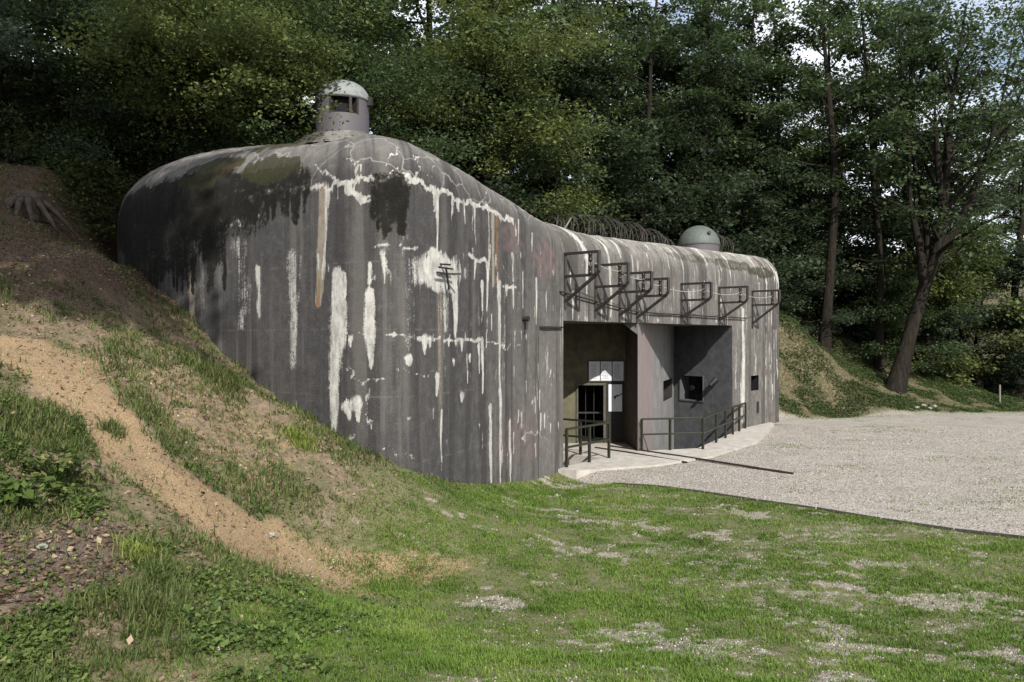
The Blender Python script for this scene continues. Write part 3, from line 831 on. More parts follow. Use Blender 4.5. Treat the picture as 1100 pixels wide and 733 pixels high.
# moss
def mblob(*a, **k): blob('moss', *a, **k)
for i, (x, y, rx, ry, s) in enumerate(((140, 235, 30, 40, 1), (180, 225, 45, 40, 1), (230, 215, 45, 32, .95), (275, 205, 40, 26, .9), (300, 190, 30, 22, .85), (205, 215, 75, 40, 1), (270, 200, 50, 26, .95), (160, 262, 34, 36, .8),
                                      (155, 275, 38, 40, .7), (210, 255, 36, 22, .55), (255, 240, 40, 18, .5))):
    mblob(x, y, rx, ry, s, seed=i)
for i, (x, y, rx, ry, s) in enumerate(((290, 180, 36, 16, .9), (235, 178, 30, 10, .7), (215, 195, 26, 12, .6), (320, 150, 30, 6, .7), (420, 240, 14, 18, .35))):
    blob('green', x, y, rx, ry, s, seed=30 + i)
blob('rust', 243, 180, 14, 7, .9, 41)
for i, (x, y, rx, ry, s_) in enumerate(((745, 276, 30, 6, .5), (790, 284, 24, 7, .55), (820, 292, 16, 8, .6), (690, 266, 24, 5, .4), (655, 262, 12, 6, .35))):
    blob('green', x, y, rx, ry, s_, seed=60 + i)
rm = random.Random(12)
for x0, x1, y0, y1, n in ((400, 418, 194, 262, 24), (418, 436, 190, 262, 22), (408, 430, 192, 225, 14), (308, 330, 178, 250, 14), (240, 310, 205, 240, 26), (135, 240, 235, 330, 40), (150, 200, 250, 330, 18)):
    for i in range(n):
        x = rm.uniform(x0, x1); ya = y0 + rm.uniform(0, .25) * (y1 - y0); yb = ya + rm.uniform(.2, .85) * (y1 - ya) 
        stroke('moss', [(x, ya), (x + rm.uniform(-2, 2), yb)], [rm.uniform(.12, .3), rm.uniform(.04, .12)], rm.uniform(.7, 1), .8, seed=i)
# pink paint remains and joints
blob('pink', 586, 278, 14, 20, .55, 42)
blob('pink', 550, 255, 12, 20, .4, 43)
blob('pink', 560, 470, 25, 30, .35, 44)
a545, _ = surf(545, 400); a580, v580 = surf(580, 352)
stroke('joint', [(a580, -0.5), (a580, 3.55)], .035, .85, .1, image=False, soft=.3)
stroke('joint', [(a545, -0.5), (a545, 4.4)], .02, .5, .1, image=False, soft=.3)
# random small lime runs: right of the round front and all over the facade
rs = random.Random(5)
for i in range(56):
    a = ARC_C + rs.uniform(0.2, S_E - 0.3)
    z1 = rs.choice([rs.uniform(5.0, 6.9), rs.uniform(3.9, 5.4)])
    if a - ARC_C > S_B: z1 = rs.uniform(1.5, 6.8)
    z0 = max(0.2 if a - ARC_C > S_B else Z_OV, z1 - rs.uniform(0.5, 1.8))
    w = rs.uniform(.03, .12)
    stroke('lime', [(a, z1), (a + rs.uniform(-.05, .05), z0)], [w * rs.uniform(.8, 2.0), w * 0.4], rs.uniform(.5, .9), 1.2, image=False, seed=i)
for i in range(90):
    a = ARC_C - rs.uniform(0.3, 8.5) * rs.uniform(.3, 1); z1 = rs.uniform(0.8, 5.5); w = rs.uniform(.02, .07)
    stroke('lime', [(a, z1), (a + rs.uniform(-.04, .04), z1 - rs.uniform(0.03, 0.5))], [w * 1.4, w * .5], rs.uniform(.4, .85), .6, image=False, seed=i)
aW, _ = surf(800, 400)
stroke('lime', [(aW, 4.4), (aW + .03, 3.0), (aW, 0.4)], [.26, .30, .38], .85, .5, image=False, seed=88)
stroke('lime', [(ARC_C + 0.5, 6.9), (ARC_C + 1.1, 5.6), (ARC_C + 1.1, 4.6)], [.35, .22, .08], .85, 1.5, image=False, seed=89)
stroke('lime', [(ARC_C + 2.1, 6.6), (ARC_C + 2.3, 5.0), (ARC_C + 2.3, 4.0)], [.15, .14, .10], .85, .8, image=False, seed=90)
# where the concrete is paler: rounded roof, facade and lower right; darker towards the left end
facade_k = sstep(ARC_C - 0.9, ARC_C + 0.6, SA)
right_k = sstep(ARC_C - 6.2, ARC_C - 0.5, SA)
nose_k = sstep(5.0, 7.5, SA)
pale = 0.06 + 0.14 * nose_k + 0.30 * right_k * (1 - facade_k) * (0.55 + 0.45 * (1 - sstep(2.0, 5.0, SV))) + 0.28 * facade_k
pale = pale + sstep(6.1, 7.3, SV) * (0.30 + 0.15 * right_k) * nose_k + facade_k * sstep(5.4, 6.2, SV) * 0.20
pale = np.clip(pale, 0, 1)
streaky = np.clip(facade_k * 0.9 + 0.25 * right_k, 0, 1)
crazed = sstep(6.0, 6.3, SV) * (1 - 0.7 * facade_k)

nr, ncol = SZ.shape
sid = np.arange(nr * ncol).reshape(nr, ncol)
sfaces = np.stack([sid[:-1, :-1], sid[:-1, 1:], sid[1:, 1:], sid[1:, :-1]], -1)
fa = (arc[:-1] + arc[1:]) / 2 - ARC_C
keep = np.ones(sfaces.shape[:2], bool)
rows_mid = np.arange(nr - 1)
keep[np.ix_(rows_mid < nlow, (fa > 0) & (fa < S_B))] = False        # entrance bay and flanking recess
# loophole in the right pier
def arc_at(px): return surf(px, 412)[0]
HA0, HA1 = arc_at(808.3), arc_at(816.5)
Yh = float(np.interp((HA0 + HA1) / 2, arc, col[:, 1]))
HZ0 = CAM.z - (420 - HOR) / F_PX * Yh; HZ1 = CAM.z - (403.5 - HOR) / F_PX * Yh
zm = (SV[:-1, 0] + SV[1:, 0]) / 2
fam = fa + ARC_C
keep[np.ix_((zm > HZ0) & (zm < HZ1), (fam > HA0) & (fam < HA1))] = False
shell_me = mesh_np('concrete_shell', np.stack([SXY[:, :, 0], SXY[:, :, 1], SZ], -1).reshape(-1, 3), sfaces[keep], True)
for k, v in masks.items(): attr(shell_me, k, v)
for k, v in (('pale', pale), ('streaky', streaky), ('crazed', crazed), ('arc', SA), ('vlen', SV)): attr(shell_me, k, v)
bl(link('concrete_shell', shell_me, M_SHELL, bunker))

# ---- walls inside the bays: flat walls with openings, each opening lined and closed at the back
def wall(mb, p, q, z0, z1, holes=()):
    """holes: (d0, d1, h0, h1) in metres along the wall and in height"""
    p = Vector(p); q = Vector(q); L = (q - p).length; d = (q - p) / L
    xs = sorted({0, L, *[h[0] for h in holes], *[h[1] for h in holes]})
    zs = sorted({z0, z1, *[h[2] for h in holes], *[h[3] for h in holes]})
    for i in range(len(xs) - 1):
        for j in range(len(zs) - 1):
            cx = (xs[i] + xs[i + 1]) / 2; cz = (zs[j] + zs[j + 1]) / 2
            if any(h[0] < cx < h[1] and h[2] < cz < h[3] for h in holes): continue
            a = p + d * xs[i]; b = p + d * xs[i + 1]
            mb.add([(a.x, a.y, zs[j]), (b.x, b.y, zs[j]), (b.x, b.y, zs[j + 1]), (a.x, a.y, zs[j + 1])], [(0, 1, 2, 3)])
def opening(name, p, q, h, inward, depth, mat_side, mat_back, parent, frame=None):
    p = Vector(p); q = Vector(q); d = (q - p).normalized(); inw = Vector(inward).normalized()
    a = p + d * h[0]; b = p + d * h[1]
    mb = MB()
    F = [Vector((a.x, a.y, h[2])), Vector((b.x, b.y, h[2])), Vector((b.x, b.y, h[3])), Vector((a.x, a.y, h[3]))]
    Bk = [v + inw * depth for v in F]
    mb.add(F + Bk, [(0, 1, 5, 4), (1, 2, 6, 5), (2, 3, 7, 6), (3, 0, 4, 7)])
    o = bl(mb.build(name, mat_side, parent))
    bk = MB(); bk.add(Bk, [(0, 1, 2, 3)])
    bk.build('back_plate', mat_back, o)
    if frame:
        fm = MB(); w = frame
        out = -inw * 0.012
        for (u0, u1, v0, v1) in ((h[0] - w, h[1] + w, h[2] - w, h[2]), (h[0] - w, h[1] + w, h[3], h[3] + w), (h[0] - w, h[0], h[2], h[3]), (h[1], h[1] + w, h[2], h[3])):
            c = p + d * (u0 + u1) / 2 + out; c.z = (v0 + v1) / 2
            fm.box(c, (u1 - u0, 0.03, v1 - v0), d, inw)
        fm.build('frame', mat_side, o)
    return o

def along(p, q, px):
    """distance along the wall p-q seen at photograph column px"""
    k = (px - 550) / F_PX
    d = (q - p).normalized()
    return (k * p.y - p.x) / (d.x - k * d.y)
def zat(p, q, s, py):
    d = (q - p).normalized(); y = p.y + d.y * s
    return CAM.z - (py - HOR) / F_PX * y
def rect(p, q, x0, x1, y0, y1):
    s0, s1 = along(p, q, x0), along(p, q, x1); sm = (s0 + s1) / 2
    return (s0, s1, zat(p, q, sm, y1), zat(p, q, sm, y0))

def flank_mat():
    m = NT('grey_flank_with_pink_paint')
    p = m.pos()
    sub = m.n('ShaderNodeVectorMath', operation='SUBTRACT'); m.set(sub.inputs[0], p); sub.inputs[1].default_value = A_pt
    d = (D_pt - A_pt).normalized()
    dot = m.n('ShaderNodeVectorMath', operation='DOT_PRODUCT'); m.set(dot.inputs[0], sub.outputs[0]); dot.inputs[1].default_value = d
    n2 = m.noise(p, 2.2, 6, 0.65); n3 = m.noise(p, 26, 5, 0.7)
    c = m.mix(m.ss(n2, 0.3, 0.7), (.13, .127, .127), (.19, .187, .184))
    r = m.noise(m.vmul(p, (6, 6, 0.5)), 1.0, 5, 0.65)
    c = m.mix(m.math('MULTIPLY', m.ss(r, 0.52, 0.68), 0.3), c, (.11, .11, .11))
    e = m.math('ADD', dot.outputs['Value'], m.math('MULTIPLY', m.math('SUBTRACT', n2, 0.5), 3.0))
    pk = m.math('SUBTRACT', 1.0, m.ss(e, 2.3, 3.1))
    c = m.mix(m.math('MULTIPLY', pk, m.math('ADD', 0.55, m.math('MULTIPLY', m.ss(n3, .4, .6), 0.25))), c, (.185, .145, .138))
    c = m.mix(m.math('MULTIPLY', m.ss(n3, 0.58, 0.75), 0.4), c, (.30, .285, .27))
    return m.done(m.pbr(c, 0.92, m.bump(m.math('ADD', n3, n2), 0.4, 0.02), spec=0.2))
M_PINKFLANK = flank_mat()

hl = rect(A_pt, D_pt, 712.5, 722, 408, 429)
mb = MB(); wall(mb, A_pt, D_pt, -2.4, Z_OV, [hl]); bl(mb.build('flank_wall', M_PINKFLANK, bunker))
inw_l = Vector((-(D_pt - A_pt).y, (D_pt - A_pt).x, 0))
opening('embrasure', A_pt, D_pt, hl, inw_l, 0.8, M_IRON, M_BLACK, bunker)  # lining and back painted dark so the hole looks unlit
hr = rect(D_pt, B_pt, 731, 755, 404, 430)
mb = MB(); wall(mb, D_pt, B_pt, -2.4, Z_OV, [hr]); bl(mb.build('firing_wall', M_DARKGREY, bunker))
inw_r = Vector((-(B_pt - D_pt).y, (B_pt - D_pt).x, 0))
emb = opening('embrasure', D_pt, B_pt, hr, inw_r, 0.5, M_DARKGREY, M_IRON, bunker, 0.05)
dr = (B_pt - D_pt).normalized(); ir = inw_r.normalized()
cc = D_pt + dr * (hr[0] + (hr[1] - hr[0]) * 0.42) + ir * 0.44; cc.z = (hr[2] + hr[3]) / 2
mb = MB(); ring = []
mb.tube([cc, cc - ir * 0.1], 0.23, 20); mb.tube([cc - ir * 0.1, cc - ir * 0.34], 0.10, 14)
mb.build('gun_port', M_BLACK, emb)
mb = MB()                                          # spotlight arm on the firing wall
sl = along(D_pt, B_pt, 772); sp = D_pt + dr * sl; sp.z = zat(D_pt, B_pt, sl, 409)
mb.tube([sp, sp - ir * 0.16], 0.03, 8); mb.tube([sp - ir * 0.14 + Vector((0, 0, .05)), sp - ir * 0.38 + Vector((0, 0, -.17)) - dr * 0.1], [0.11, 0.06], 12)
bl(mb.build('wall_fitting', M_IRON, bunker))
# lining of the loophole in the right pier
pa = Vector((float(np.interp(HA0, arc, col[:, 0])), float(np.interp(HA0, arc, col[:, 1])), 0)); pb = Vector((float(np.interp(HA1, arc, col[:, 0])), float(np.interp(HA1, arc, col[:, 1])), 0))
opening('embrasure', pa - N * 0.01, pb - N * 0.01, (-.03, (pb - pa).length + .03, HZ0 - .03, HZ1 + .03), -N, 0.8, M_BLACK, M_BLACK, bunker)
mb = MB(); sp = fac((HA0 + HA1) / 2 - ARC_C + 0.25, 0.02); dz = 0.75
mb.box((sp.x, sp.y, dz), (0.16, 0.05, 0.42), U, N); bl(mb.build('drain_niche', M_RUST, bunker))

# entrance bay
GWL = Vector((-3.6, GW_Y, 0)); GWR = Vector((3.6, GW_Y, 0))
hd = (along(GWL, GWR, 621), along(GWL, GWR, 648), 0.12, CAM.z - (414 - HOR) / F_PX * GW_Y)
mb = MB(); wall(mb, GWL, GWR, -2.4, Z_OV, [hd]); bl(mb.build('gate_wall', M_OLIVE, bunker))
mb = MB(); wall(mb, GWR, A_pt, -2.4, Z_OV); bl(mb.build('entrance_jamb', M_BROWN, bunker))
mb = MB(); wall(mb, C0 - N * 0.0, fac(0, -6.2), -2.4, Z_OV); bl(mb.build('entrance_jamb', M_GREY, bunker))
door = opening('doorway', GWL, GWR, hd, (0, 1, 0), 2.5, M_BLACK, M_BLACK, bunker)
mb = MB()
x0 = GWL.x + hd[0]; x1 = GWL.x + hd[1]
for x in (x0 - 0.03, x1 + 0.03): mb.box((x, GW_Y - 0.02, (hd[2] + hd[3]) / 2), (0.06, 0.08, hd[3] - hd[2]))
mb.box(((x0 + x1) / 2, GW_Y - 0.02, hd[3] + 0.03), (x1 - x0 + 0.12, 0.08, 0.06))
mb.build('door_frame', plain_mat('worn_door_frame', (.07, .065, .05)), door, bevel=0.008)
mb = MB()
for k in (1, 2):
    x = x0 + (x1 - x0) * k / 3
    mb.tube([(x, GW_Y + 0.3, hd[2]), (x, GW_Y + 0.3, hd[3])], 0.012, 6)
for z in (1.0,): mb.box(((x0 + x1) / 2, GW_Y + 0.3, z), (x1 - x0, 0.02, 0.05))
mb.build('barred_gate', M_IRON, door)
mb = MB()
poly = [C0, B_pt, D_pt, Vector((3.6, GW_Y + 0.3, 0)), Vector((-3.6, GW_Y + 0.3, 0))]
tr = tessellate_polygon([poly]); mb.add([Vector((v.x, v.y, Z_OV)) for v in poly], [tuple(t) for t in tr])
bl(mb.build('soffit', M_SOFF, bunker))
mb = MB()                                          # sloping head of the pink pillar
mb.add([A_pt + Vector((-.004, 0, Z_OV)), A_pt + Vector((-.004, 0, Z_OV - 0.35)), A_pt + Vector((-.45, .1, Z_OV)), A_pt + Vector((-.03, .5, Z_OV - .2))], [(0, 1, 2), (1, 3, 2)])
bl(mb.build('pillar_haunch', M_GREY, bunker))

# paper-clad black panel right of the door
M_PANEL = plain_mat('black_panel', (.022, .02, .018))
mb = MB(); bx0, bx1 = along(GWL, GWR, 651) + GWL.x, along(GWL, GWR, 671) + GWL.x
mb.box(((bx0 + bx1) / 2, GW_Y - 0.012, 1.05), (bx1 - bx0, 0.02, 1.9)); bl(mb.build('dark_panel', M_PANEL, bunker))

# roof cupolas
c1 = Vector((-4.04, 19.0, 0))
RC = 0.62; ZB, ZD, ZT = 7.7, 9.0, 9.5
mbc = MB(); n = 64
ang_v = math.atan2(-c1.y, -c1.x) + R(3)            # towards the camera
half = 0.42
cells = []
for iz, (z0, z1) in enumerate(((ZB, 8.62), (8.62, 8.99), (8.99, ZD + 0.03))):
    for k in range(n):
        a0 = 2 * math.pi * k / n; a1 = 2 * math.pi * (k + 1) / n
        am = (a0 + a1) / 2; da = (am - ang_v + math.pi) % (2 * math.pi) - math.pi
        if iz == 1 and abs(da) < half + .12: continue
        mbc.add([c1 + Vector((RC * math.cos(a), RC * math.sin(a), z)) for a, z in ((a0, z0), (a1, z0), (a1, z1), (a0, z1))], [(0, 1, 2, 3)])
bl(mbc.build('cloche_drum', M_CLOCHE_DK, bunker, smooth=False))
drum = [o for o in bunker.children if o.name.startswith('cloche_drum')][0]
drum['label'] = 'drum of the tall observation cloche on the rounded roof'
mbv = MB()                                         # inside of the drum behind the slit
mbv.lathe(c1, [(RC - 0.16, 8.3), (RC - 0.16, 9.1)], 32)
mbv.build('slit_lining', M_BLACK, drum)
mbj = MB()
for sgn in (-1, 1):
    a = ang_v + sgn * (half + .12)
    d = Vector((math.cos(a), math.sin(a), 0)); tn_ = Vector((-d.y, d.x, 0))
    mbj = MB(); mbj.box(c1 + d * (RC - 0.08) + Vector((0, 0, 8.80)), (0.17, 0.05, 0.38), d, tn_); mbj.build('slit_post', M_RUST, drum)
mbj = MB()
a = ang_v + 0.24; d = Vector((math.cos(a), math.sin(a), 0))
mbj.box(c1 + d * (RC - 0.05) + Vector((0, 0, 8.8)), (0.1, 0.06, 0.38), d, Vector((-d.y, d.x, 0)))
mbj.build('slit_post', M_RUST, drum)
mbd = MB()
mbd.lathe(c1, [(RC + 0.0, ZD), (RC + .035, ZD + .02), (RC + .03, ZD + .06)] + [(RC * math.cos(t) * 1.02, ZD + .06 + .46 * math.sin(t)) for t in np.linspace(0.08, math.pi / 2 - .01, 14)], 48)
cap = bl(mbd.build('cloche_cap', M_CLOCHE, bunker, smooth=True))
mbl = MB(); a = ang_v + 1.15; d = Vector((math.cos(a), math.sin(a), 0))
mbl.box(c1 + d * (RC + .05) + Vector((0, 0, 9.0)), (0.12, 0.12, 0.2), d, Vector((-d.y, d.x, 0))); mbl.build('lifting_lug', M_IRON, cap)
# rough collar of concrete round the drum
mbk = MB()
pr = [(1.4, 7.75), (1.25, 7.86), (1.1, 7.97), (.98, 8.05), (0.86, 8.12), (0.74, 8.17), (RC - .02, 8.19)]
mbk.lathe(c1, [(np.interp(t, range(7), [q[0] for q in pr]), np.interp(t, range(7), [q[1] for q in pr])) for t in np.linspace(0, 6, 37)], 120)
ck = bl(mbk.build('cloche_collar', M_SHELL, bunker, smooth=True))
_cv = np.array([tuple(v) for v in mbk.v]); _an = np.arctan2(_cv[:, 1] - c1.y, _cv[:, 0] - c1.x)
_nz = (fbm(_cv[:, 0] * 4, _cv[:, 1] * 4, 61) - .5) * .10
ck.data.vertices.foreach_set('co', (_cv + np.column_stack([0 * _nz, 0 * _nz, _nz])).astype(np.float32).ravel()); ck.data.update()
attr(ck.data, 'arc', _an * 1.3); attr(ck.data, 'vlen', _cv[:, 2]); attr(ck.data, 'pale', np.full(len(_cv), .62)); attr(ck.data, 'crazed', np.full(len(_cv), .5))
attr(ck.data, 'green', .75 * sstep(.2, -1.2, np.cos(_an) - .4))

c2 = fac(13.0, -2.5)
mb2 = MB()
mb2.lathe(c2, [(0.80, 6.3), (0.80, 7.12)], 40)
ring2 = bl(mb2.build('low_cloche_drum', M_CLOCHE_DK, bunker, smooth=True)); ring2['label'] = 'drum of the low domed cloche above the entrance roof'
mb2 = MB()
mb2.lathe(c2, [(0.80, 7.10), (0.83, 7.12)] + [(0.83 * math.cos(t), 7.13 + .80 * math.sin(t)) for t in np.linspace(0.05, math.pi / 2 - .01, 16)], 48)
cap2 = bl(mb2.build('low_cloche_dome', M_DOMEGREEN, bunker, smooth=True))
mb2 = MB(); a = math.atan2(-c2.y, -c2.x) + 0.55; d = Vector((math.cos(a), math.sin(a), 0))
q = c2 + d * .70 + Vector((0, 0, 7.5)); mb2.tube([q - d * .1, q + d * .1 + Vector((0, 0, .06))], .07, 12); mb2.build('sight_port', M_IRON, cap2)

# iron bits fixed to the round wall
def wall_pt(px, py, out=0.0):
    a, v = surf(px, py)
    i = int(np.argmin(np.abs(arc - a)))
    return Vector((col[i, 0] + nrm[i, 0] * out, col[i, 1] + nrm[i, 1] * out, v)), Vector((nrm[i, 0], nrm[i, 1], 0)), Vector((tan[i, 0], tan[i, 1], 0))
p, nn, tt = wall_pt(474, 295)
mb = MB()
for dz, w in ((.10, .5), (.0, .62)): mb.bar(p + nn * .12 - tt * w / 2 + Vector((0, 0, dz)), p + nn * .12 + tt * w / 2 + Vector((0, 0, dz)), .03)
mb.bar(p + nn * .02 + tt * .0, p + nn * .3 + tt * .25, .035)
mb.bar(p + nn * .12 + Vector((0, 0, .12)), p + nn * .12 + tt * .12 + Vector((0, 0, -.30)), .03)
mb.bar(p + nn * .0 + Vector((0, 0, .18)), p + nn * .22 + Vector((0, 0, .16)), .035)
bl(mb.build('iron_bracket', M_IRON, bunker))
p, nn, tt = wall_pt(563, 343)
mb = MB(); mb.tube([p - nn * .02, p + nn * .16], .06, 10); mb.bar(p + nn * .1, p + nn * .1 + Vector((0, 0, -.25)), .05)
bl(mb.build('pipe_stub', M_IRON, bunker))
p, nn, tt = wall_pt(580, 352); q, n2_, t2_ = wall_pt(604, 352)
mb = MB(); mb.bar(p + nn * .05, q + n2_ * .05, .04); bl(mb.build('iron_bar', M_IRON, bunker))
for px, py in ((771, 350), (823, 357)):
    pass

# ------------------------------------------------------------------ concrete apron with pits
mb = MB()
ZS = 0.06
outer = [Vector((p.x, p.y, 0)) for p in APRON]; pit = [Vector((p.x, p.y, 0)) for p in PIT]
allv = outer + pit
tr = tessellate_polygon([outer, pit])
mb.add([Vector((v.x, v.y, ZS)) for v in allv], [tuple(t) for t in tr])
for ring, zb in ((outer, -2.4), (pit, -2.4)):
    for i in range(len(ring)):
        a, b = ring[i], ring[(i + 1) % len(ring)]
        mb.add([(a.x, a.y, ZS), (b.x, b.y, ZS), (b.x, b.y, zb), (a.x, a.y, zb)], [(0, 1, 2, 3)])
apron = mb.build('pavement', M_SLAB)
tag(apron, 'pale concrete apron in front of the bunker entrance', 'pavement', kind='structure')
mb = MB()
mb.add([(x, y, -2.4) for x, y in ((-5, 19.5), (9, 20), (13, 33), (3, 33), (-5, 27))], [(0, 1, 2, 3, 4)])
pf = mb.build('ditch_floor', concrete_mat('ditch_concrete', (.10, .09, .075), (.17, .155, .13)))
tag(pf, 'concrete floor at the bottom of the entrance ditch', 'ditch floor', kind='structure')

# ------------------------------------------------------------------ railings
def railing(label, pts, spacing_posts, h, group=None, zb=ZS):
    t = thing('railing', label, 'railing', (pts[0].x, pts[0].y, zb), 'railings round the entrance ditches')
    o = Vector((pts[0].x, pts[0].y, zb))
    def P(v, z): return Vector((v.x, v.y, z)) - o
    for (a, b) in zip(pts[:-1], pts[1:]):
        for z in (h, h * 0.52):
            m = MB(); m.bar(P(a, zb + z), P(b, zb + z), 0.06 if z == h else .05, 0.055); m.build('rail', M_RAILING, t, bevel=.006)
    for q in spacing_posts:
        m = MB(); m.box(P(q, zb + h / 2 - 0.02), (.066, .066, h + 0.03), U, N); m.build('post', M_RAILING, t, bevel=.006)
    return t
def lerp(a, b, t): return a + (b - a) * t
r0, r1, r2 = fac(0.08, 0.05), fac(2.12, 0.05), fac(2.12, -1.85)
railing('short olive railing beside the left edge of the dark entrance bay', [r0, r1, r2], [r0, lerp(r0, r1, .52), r1, lerp(r1, r2, .5), r2], 0.98)
q0, q1, q2 = RAIL_START, RAIL_CORNER, RAIL_END
railing('long angled olive railing in front of the grey flanking recess', [q0, q1, q2], [q0, lerp(q0, q1, .46), q1] + [lerp(q1, q2, k) for k in (.27, .48, .66, .83, 1)], 0.94)

# ------------------------------------------------------------------ notice boards
M_PAPER = plain_mat('white_paper', (.50, .51, .53), 0.7, 0.06, 4)
M_INK = plain_mat('grey_print', (.26, .27, .30), 0.8, 0.2, 30)
M_FRAME = plain_mat('dark_wooden_frame', (.05, .05, .05))
nx0, nx1 = along(GWL, GWR, 632) + GWL.x, along(GWL, GWR, 670) + GWL.x
nz0 = CAM.z - (409.5 - HOR) / F_PX * GW_Y; nz1 = CAM.z - (388 - HOR) / F_PX * GW_Y
nb = thing('notice_board', 'wide white notice board in three columns above the doorway', 'notice board', (nx0, GW_Y - .05, nz0))
W_, Hh = nx1 - nx0, nz1 - nz0
mb = MB(); mb.box((W_ / 2, 0.02, Hh / 2), (W_ + .04, .03, Hh + .04)); mb.build('frame', M_FRAME, nb)
for k in range(3):
    cx = W_ * (k + .5) / 3
    mb = MB(); mb.box((cx, 0.0, Hh / 2), (W_ / 3 - .03, .012, Hh - .03)); sh = mb.build('sheet', M_PAPER, nb)
    mb = MB()
    rr = random.Random(k)
    for j in range(11):
        z = Hh - .09 - j * (Hh - .16) / 10.5
        L = W_ / 3 - .12 - rr.random() * .1
        mb.box((cx - .02 - rr.random() * .02, -.0075, z), (L, .003, .018))
    mb.build('print', M_INK, sh)
px0, px1 = along(GWL, GWR, 653.5) + GWL.x, along(GWL, GWR, 668) + GWL.x
pz0 = CAM.z - (442 - HOR) / F_PX * GW_Y; pz1 = CAM.z - (413 - HOR) / F_PX * GW_Y
ps = thing('poster', 'small upright white poster with black slanted mark right of the doorway', 'poster', (px0, GW_Y - .05, pz0))
mb = MB(); mb.box(((px1 - px0) / 2, 0, (pz1 - pz0) / 2), (px1 - px0, .012, pz1 - pz0)); mb.build('sheet', M_PAPER, ps)
mb = MB(); w_, h_ = px1 - px0, pz1 - pz0
mb.bar((w_ * .38, -.009, h_ * .52), (w_ * .72, -.009, h_ * .60), .004, .05, (0, 0, 1)); mb.bar((w_ * .66, -.009, h_ * .56), (w_ * 1.0, -.009, h_ * .66), .004, .03)
mb.bar((w_ * .45, -.009, h_ * .46), (w_ * .52, -.009, h_ * .55), .004, .04)
mb.build('mark', M_IRON, ps)

# ------------------------------------------------------------------ wire brackets on the facade
BR = [(0.06, 5.56, .58, 4.30), (1.48, 5.36, .58, 4.10), (2.73, 5.21, .52, 4.0), (3.70, 5.09, .48, 3.95), (6.51, 5.12, .52, 4.0), (9.36, 5.14, .52, 3.98), (12.3, 5.15, .52, 3.9)]
BLAB = ['black iron wire bracket at the left corner of the entrance lintel, largest of the seven',
        'black iron wire bracket second from the left above the entrance bay',
        'black iron wire bracket third from the left, with a dark post under it',
        'black iron wire bracket fourth from the left, directly above the pink pillar',
        'black iron wire bracket above the grey recess, fifth from the left',
        'black iron wire bracket above the right edge of the grey recess, sixth from the left',
        'black iron wire bracket nearest the right end of the bunker facade']
M_PORC = plain_mat('brown_porcelain', (.02, .015, .012), 0.25)
hooks = []
for (s, zt, hv, zf), lab in zip(BR, BLAB):
    o = fac(s, 0, zf); L = 1.05
    t = thing('wire_bracket', lab, 'bracket', tuple(o), 'iron wire brackets along the bunker facade')
    def Q(w, z, ds=0): return N * w + U * ds + Vector((0, 0, z - zf))
    th = .068
    m = MB(); m.bar(Q(-.03, zt), Q(L, zt), th); m.build('top_arm', M_IRON, t)
    m = MB(); m.bar(Q(-.03, zt - hv), Q(L - .06, zt - hv), th); m.build('lower_arm', M_IRON, t)
    m = MB(); m.bar(Q(L, zt + .02), Q(L, zt - hv + .1), th); m.bar(Q(L, zt - hv + .1), Q(L - .10, zt - hv - .02), th); m.build('outer_post', M_IRON, t)
    m = MB(); m.bar(Q(L - .08, zt - hv - .0), Q(0.0, zf + .02), th); m.build('strut', M_IRON, t)
    m = MB(); m.bar(Q(.03, zt + .02), Q(.03, zf - .15), th * .8); m.build('wall_post', M_IRON, t)
    for zz in (zt - .13, zt - hv + .13):
        m = MB(); m.lathe(Q(L - .26, zz), [(.001, -.12), (.05, -.11), (.055, -.05), (.035, -.03), (.06, .0), (.035, .03), (.055, .05), (.05, .11), (.001, .12)], 12)
        m.build('insulator', M_PORC, t, smooth=True)
    m = MB(); m.bar(Q(L - .26, zt), Q(L - .26, zt - hv), .02); m.build('insulator_rod', M_IRON, t)
    hooks.append(fac(s, L - .26, zt - .2))
M_WIRE = plain_mat('pale_wire', (.32, .31, .29), 0.5)
mb = MB(hooks[0])
for a, b in zip(hooks[:-1], hooks[1:]):
    pts = [lerp(a, b, t) + Vector((0, 0, -.16 * t * (1 - t) * 4 * (a - b).length / 4)) for t in np.linspace(0, 1, 9)]
    mb.tube(pts, .009, 5)
tag(mb.build('wire', M_WIRE), 'thin pale wire strung between the black brackets', 'wire')
mb = MB(fac(0, .06, 4.3))  # thin dark tube following the facade below the brackets
cp = [fac(s, .08, z) for s, z in ((-.25, 4.58), (.6, 4.48), (2.2, 4.30), (3.6, 4.16), (5, 4.14), (7, 4.14), (9, 4.12), (11.6, 4.12))]
mb.tube(cp, .022, 6)
tag(mb.build('line', M_IRON), 'dark cable running along the facade under the brackets', 'line')

# ------------------------------------------------------------------ barbed wire on the roof
M_WIRED = metal_mat('weathered_wire', (.035, .031, .029), (.06, .045, .036), 0.5, 0.7)
def coil(label, s0, s1, w, z, rad, turns):
    mb = MB(fac(s0, w, z))
    n = int(turns * 12)
    for ph in (0, 2.6):
        pts = []
        for i in range(n + 1):
            t = i / n; a = ph + t * turns * 2 * math.pi
            r = rad * (0.95 + 0.10 * math.sin(i * .37 + ph)) * (math.sin(math.pi * min(1, max(.04, t))) ** .35)
            pts.append(fac(s0 + (s1 - s0) * t + .05 * math.sin(i * .9), w + r * math.cos(a) * 1.0, z + .12 + r * math.sin(a)))
        mb.tube(pts, .012, 4, False)
    for i in range(int((s1 - s0) / .9)):
        s = s0 + .4 + i * .9
        mb.bar(fac(s, w, z - .6), fac(s + .15, w, z + rad * .8), .022)
    return tag(mb.build('barbed_wire', M_WIRED), label, 'barbed wire', 'barbed wire coils on the bunker roof')
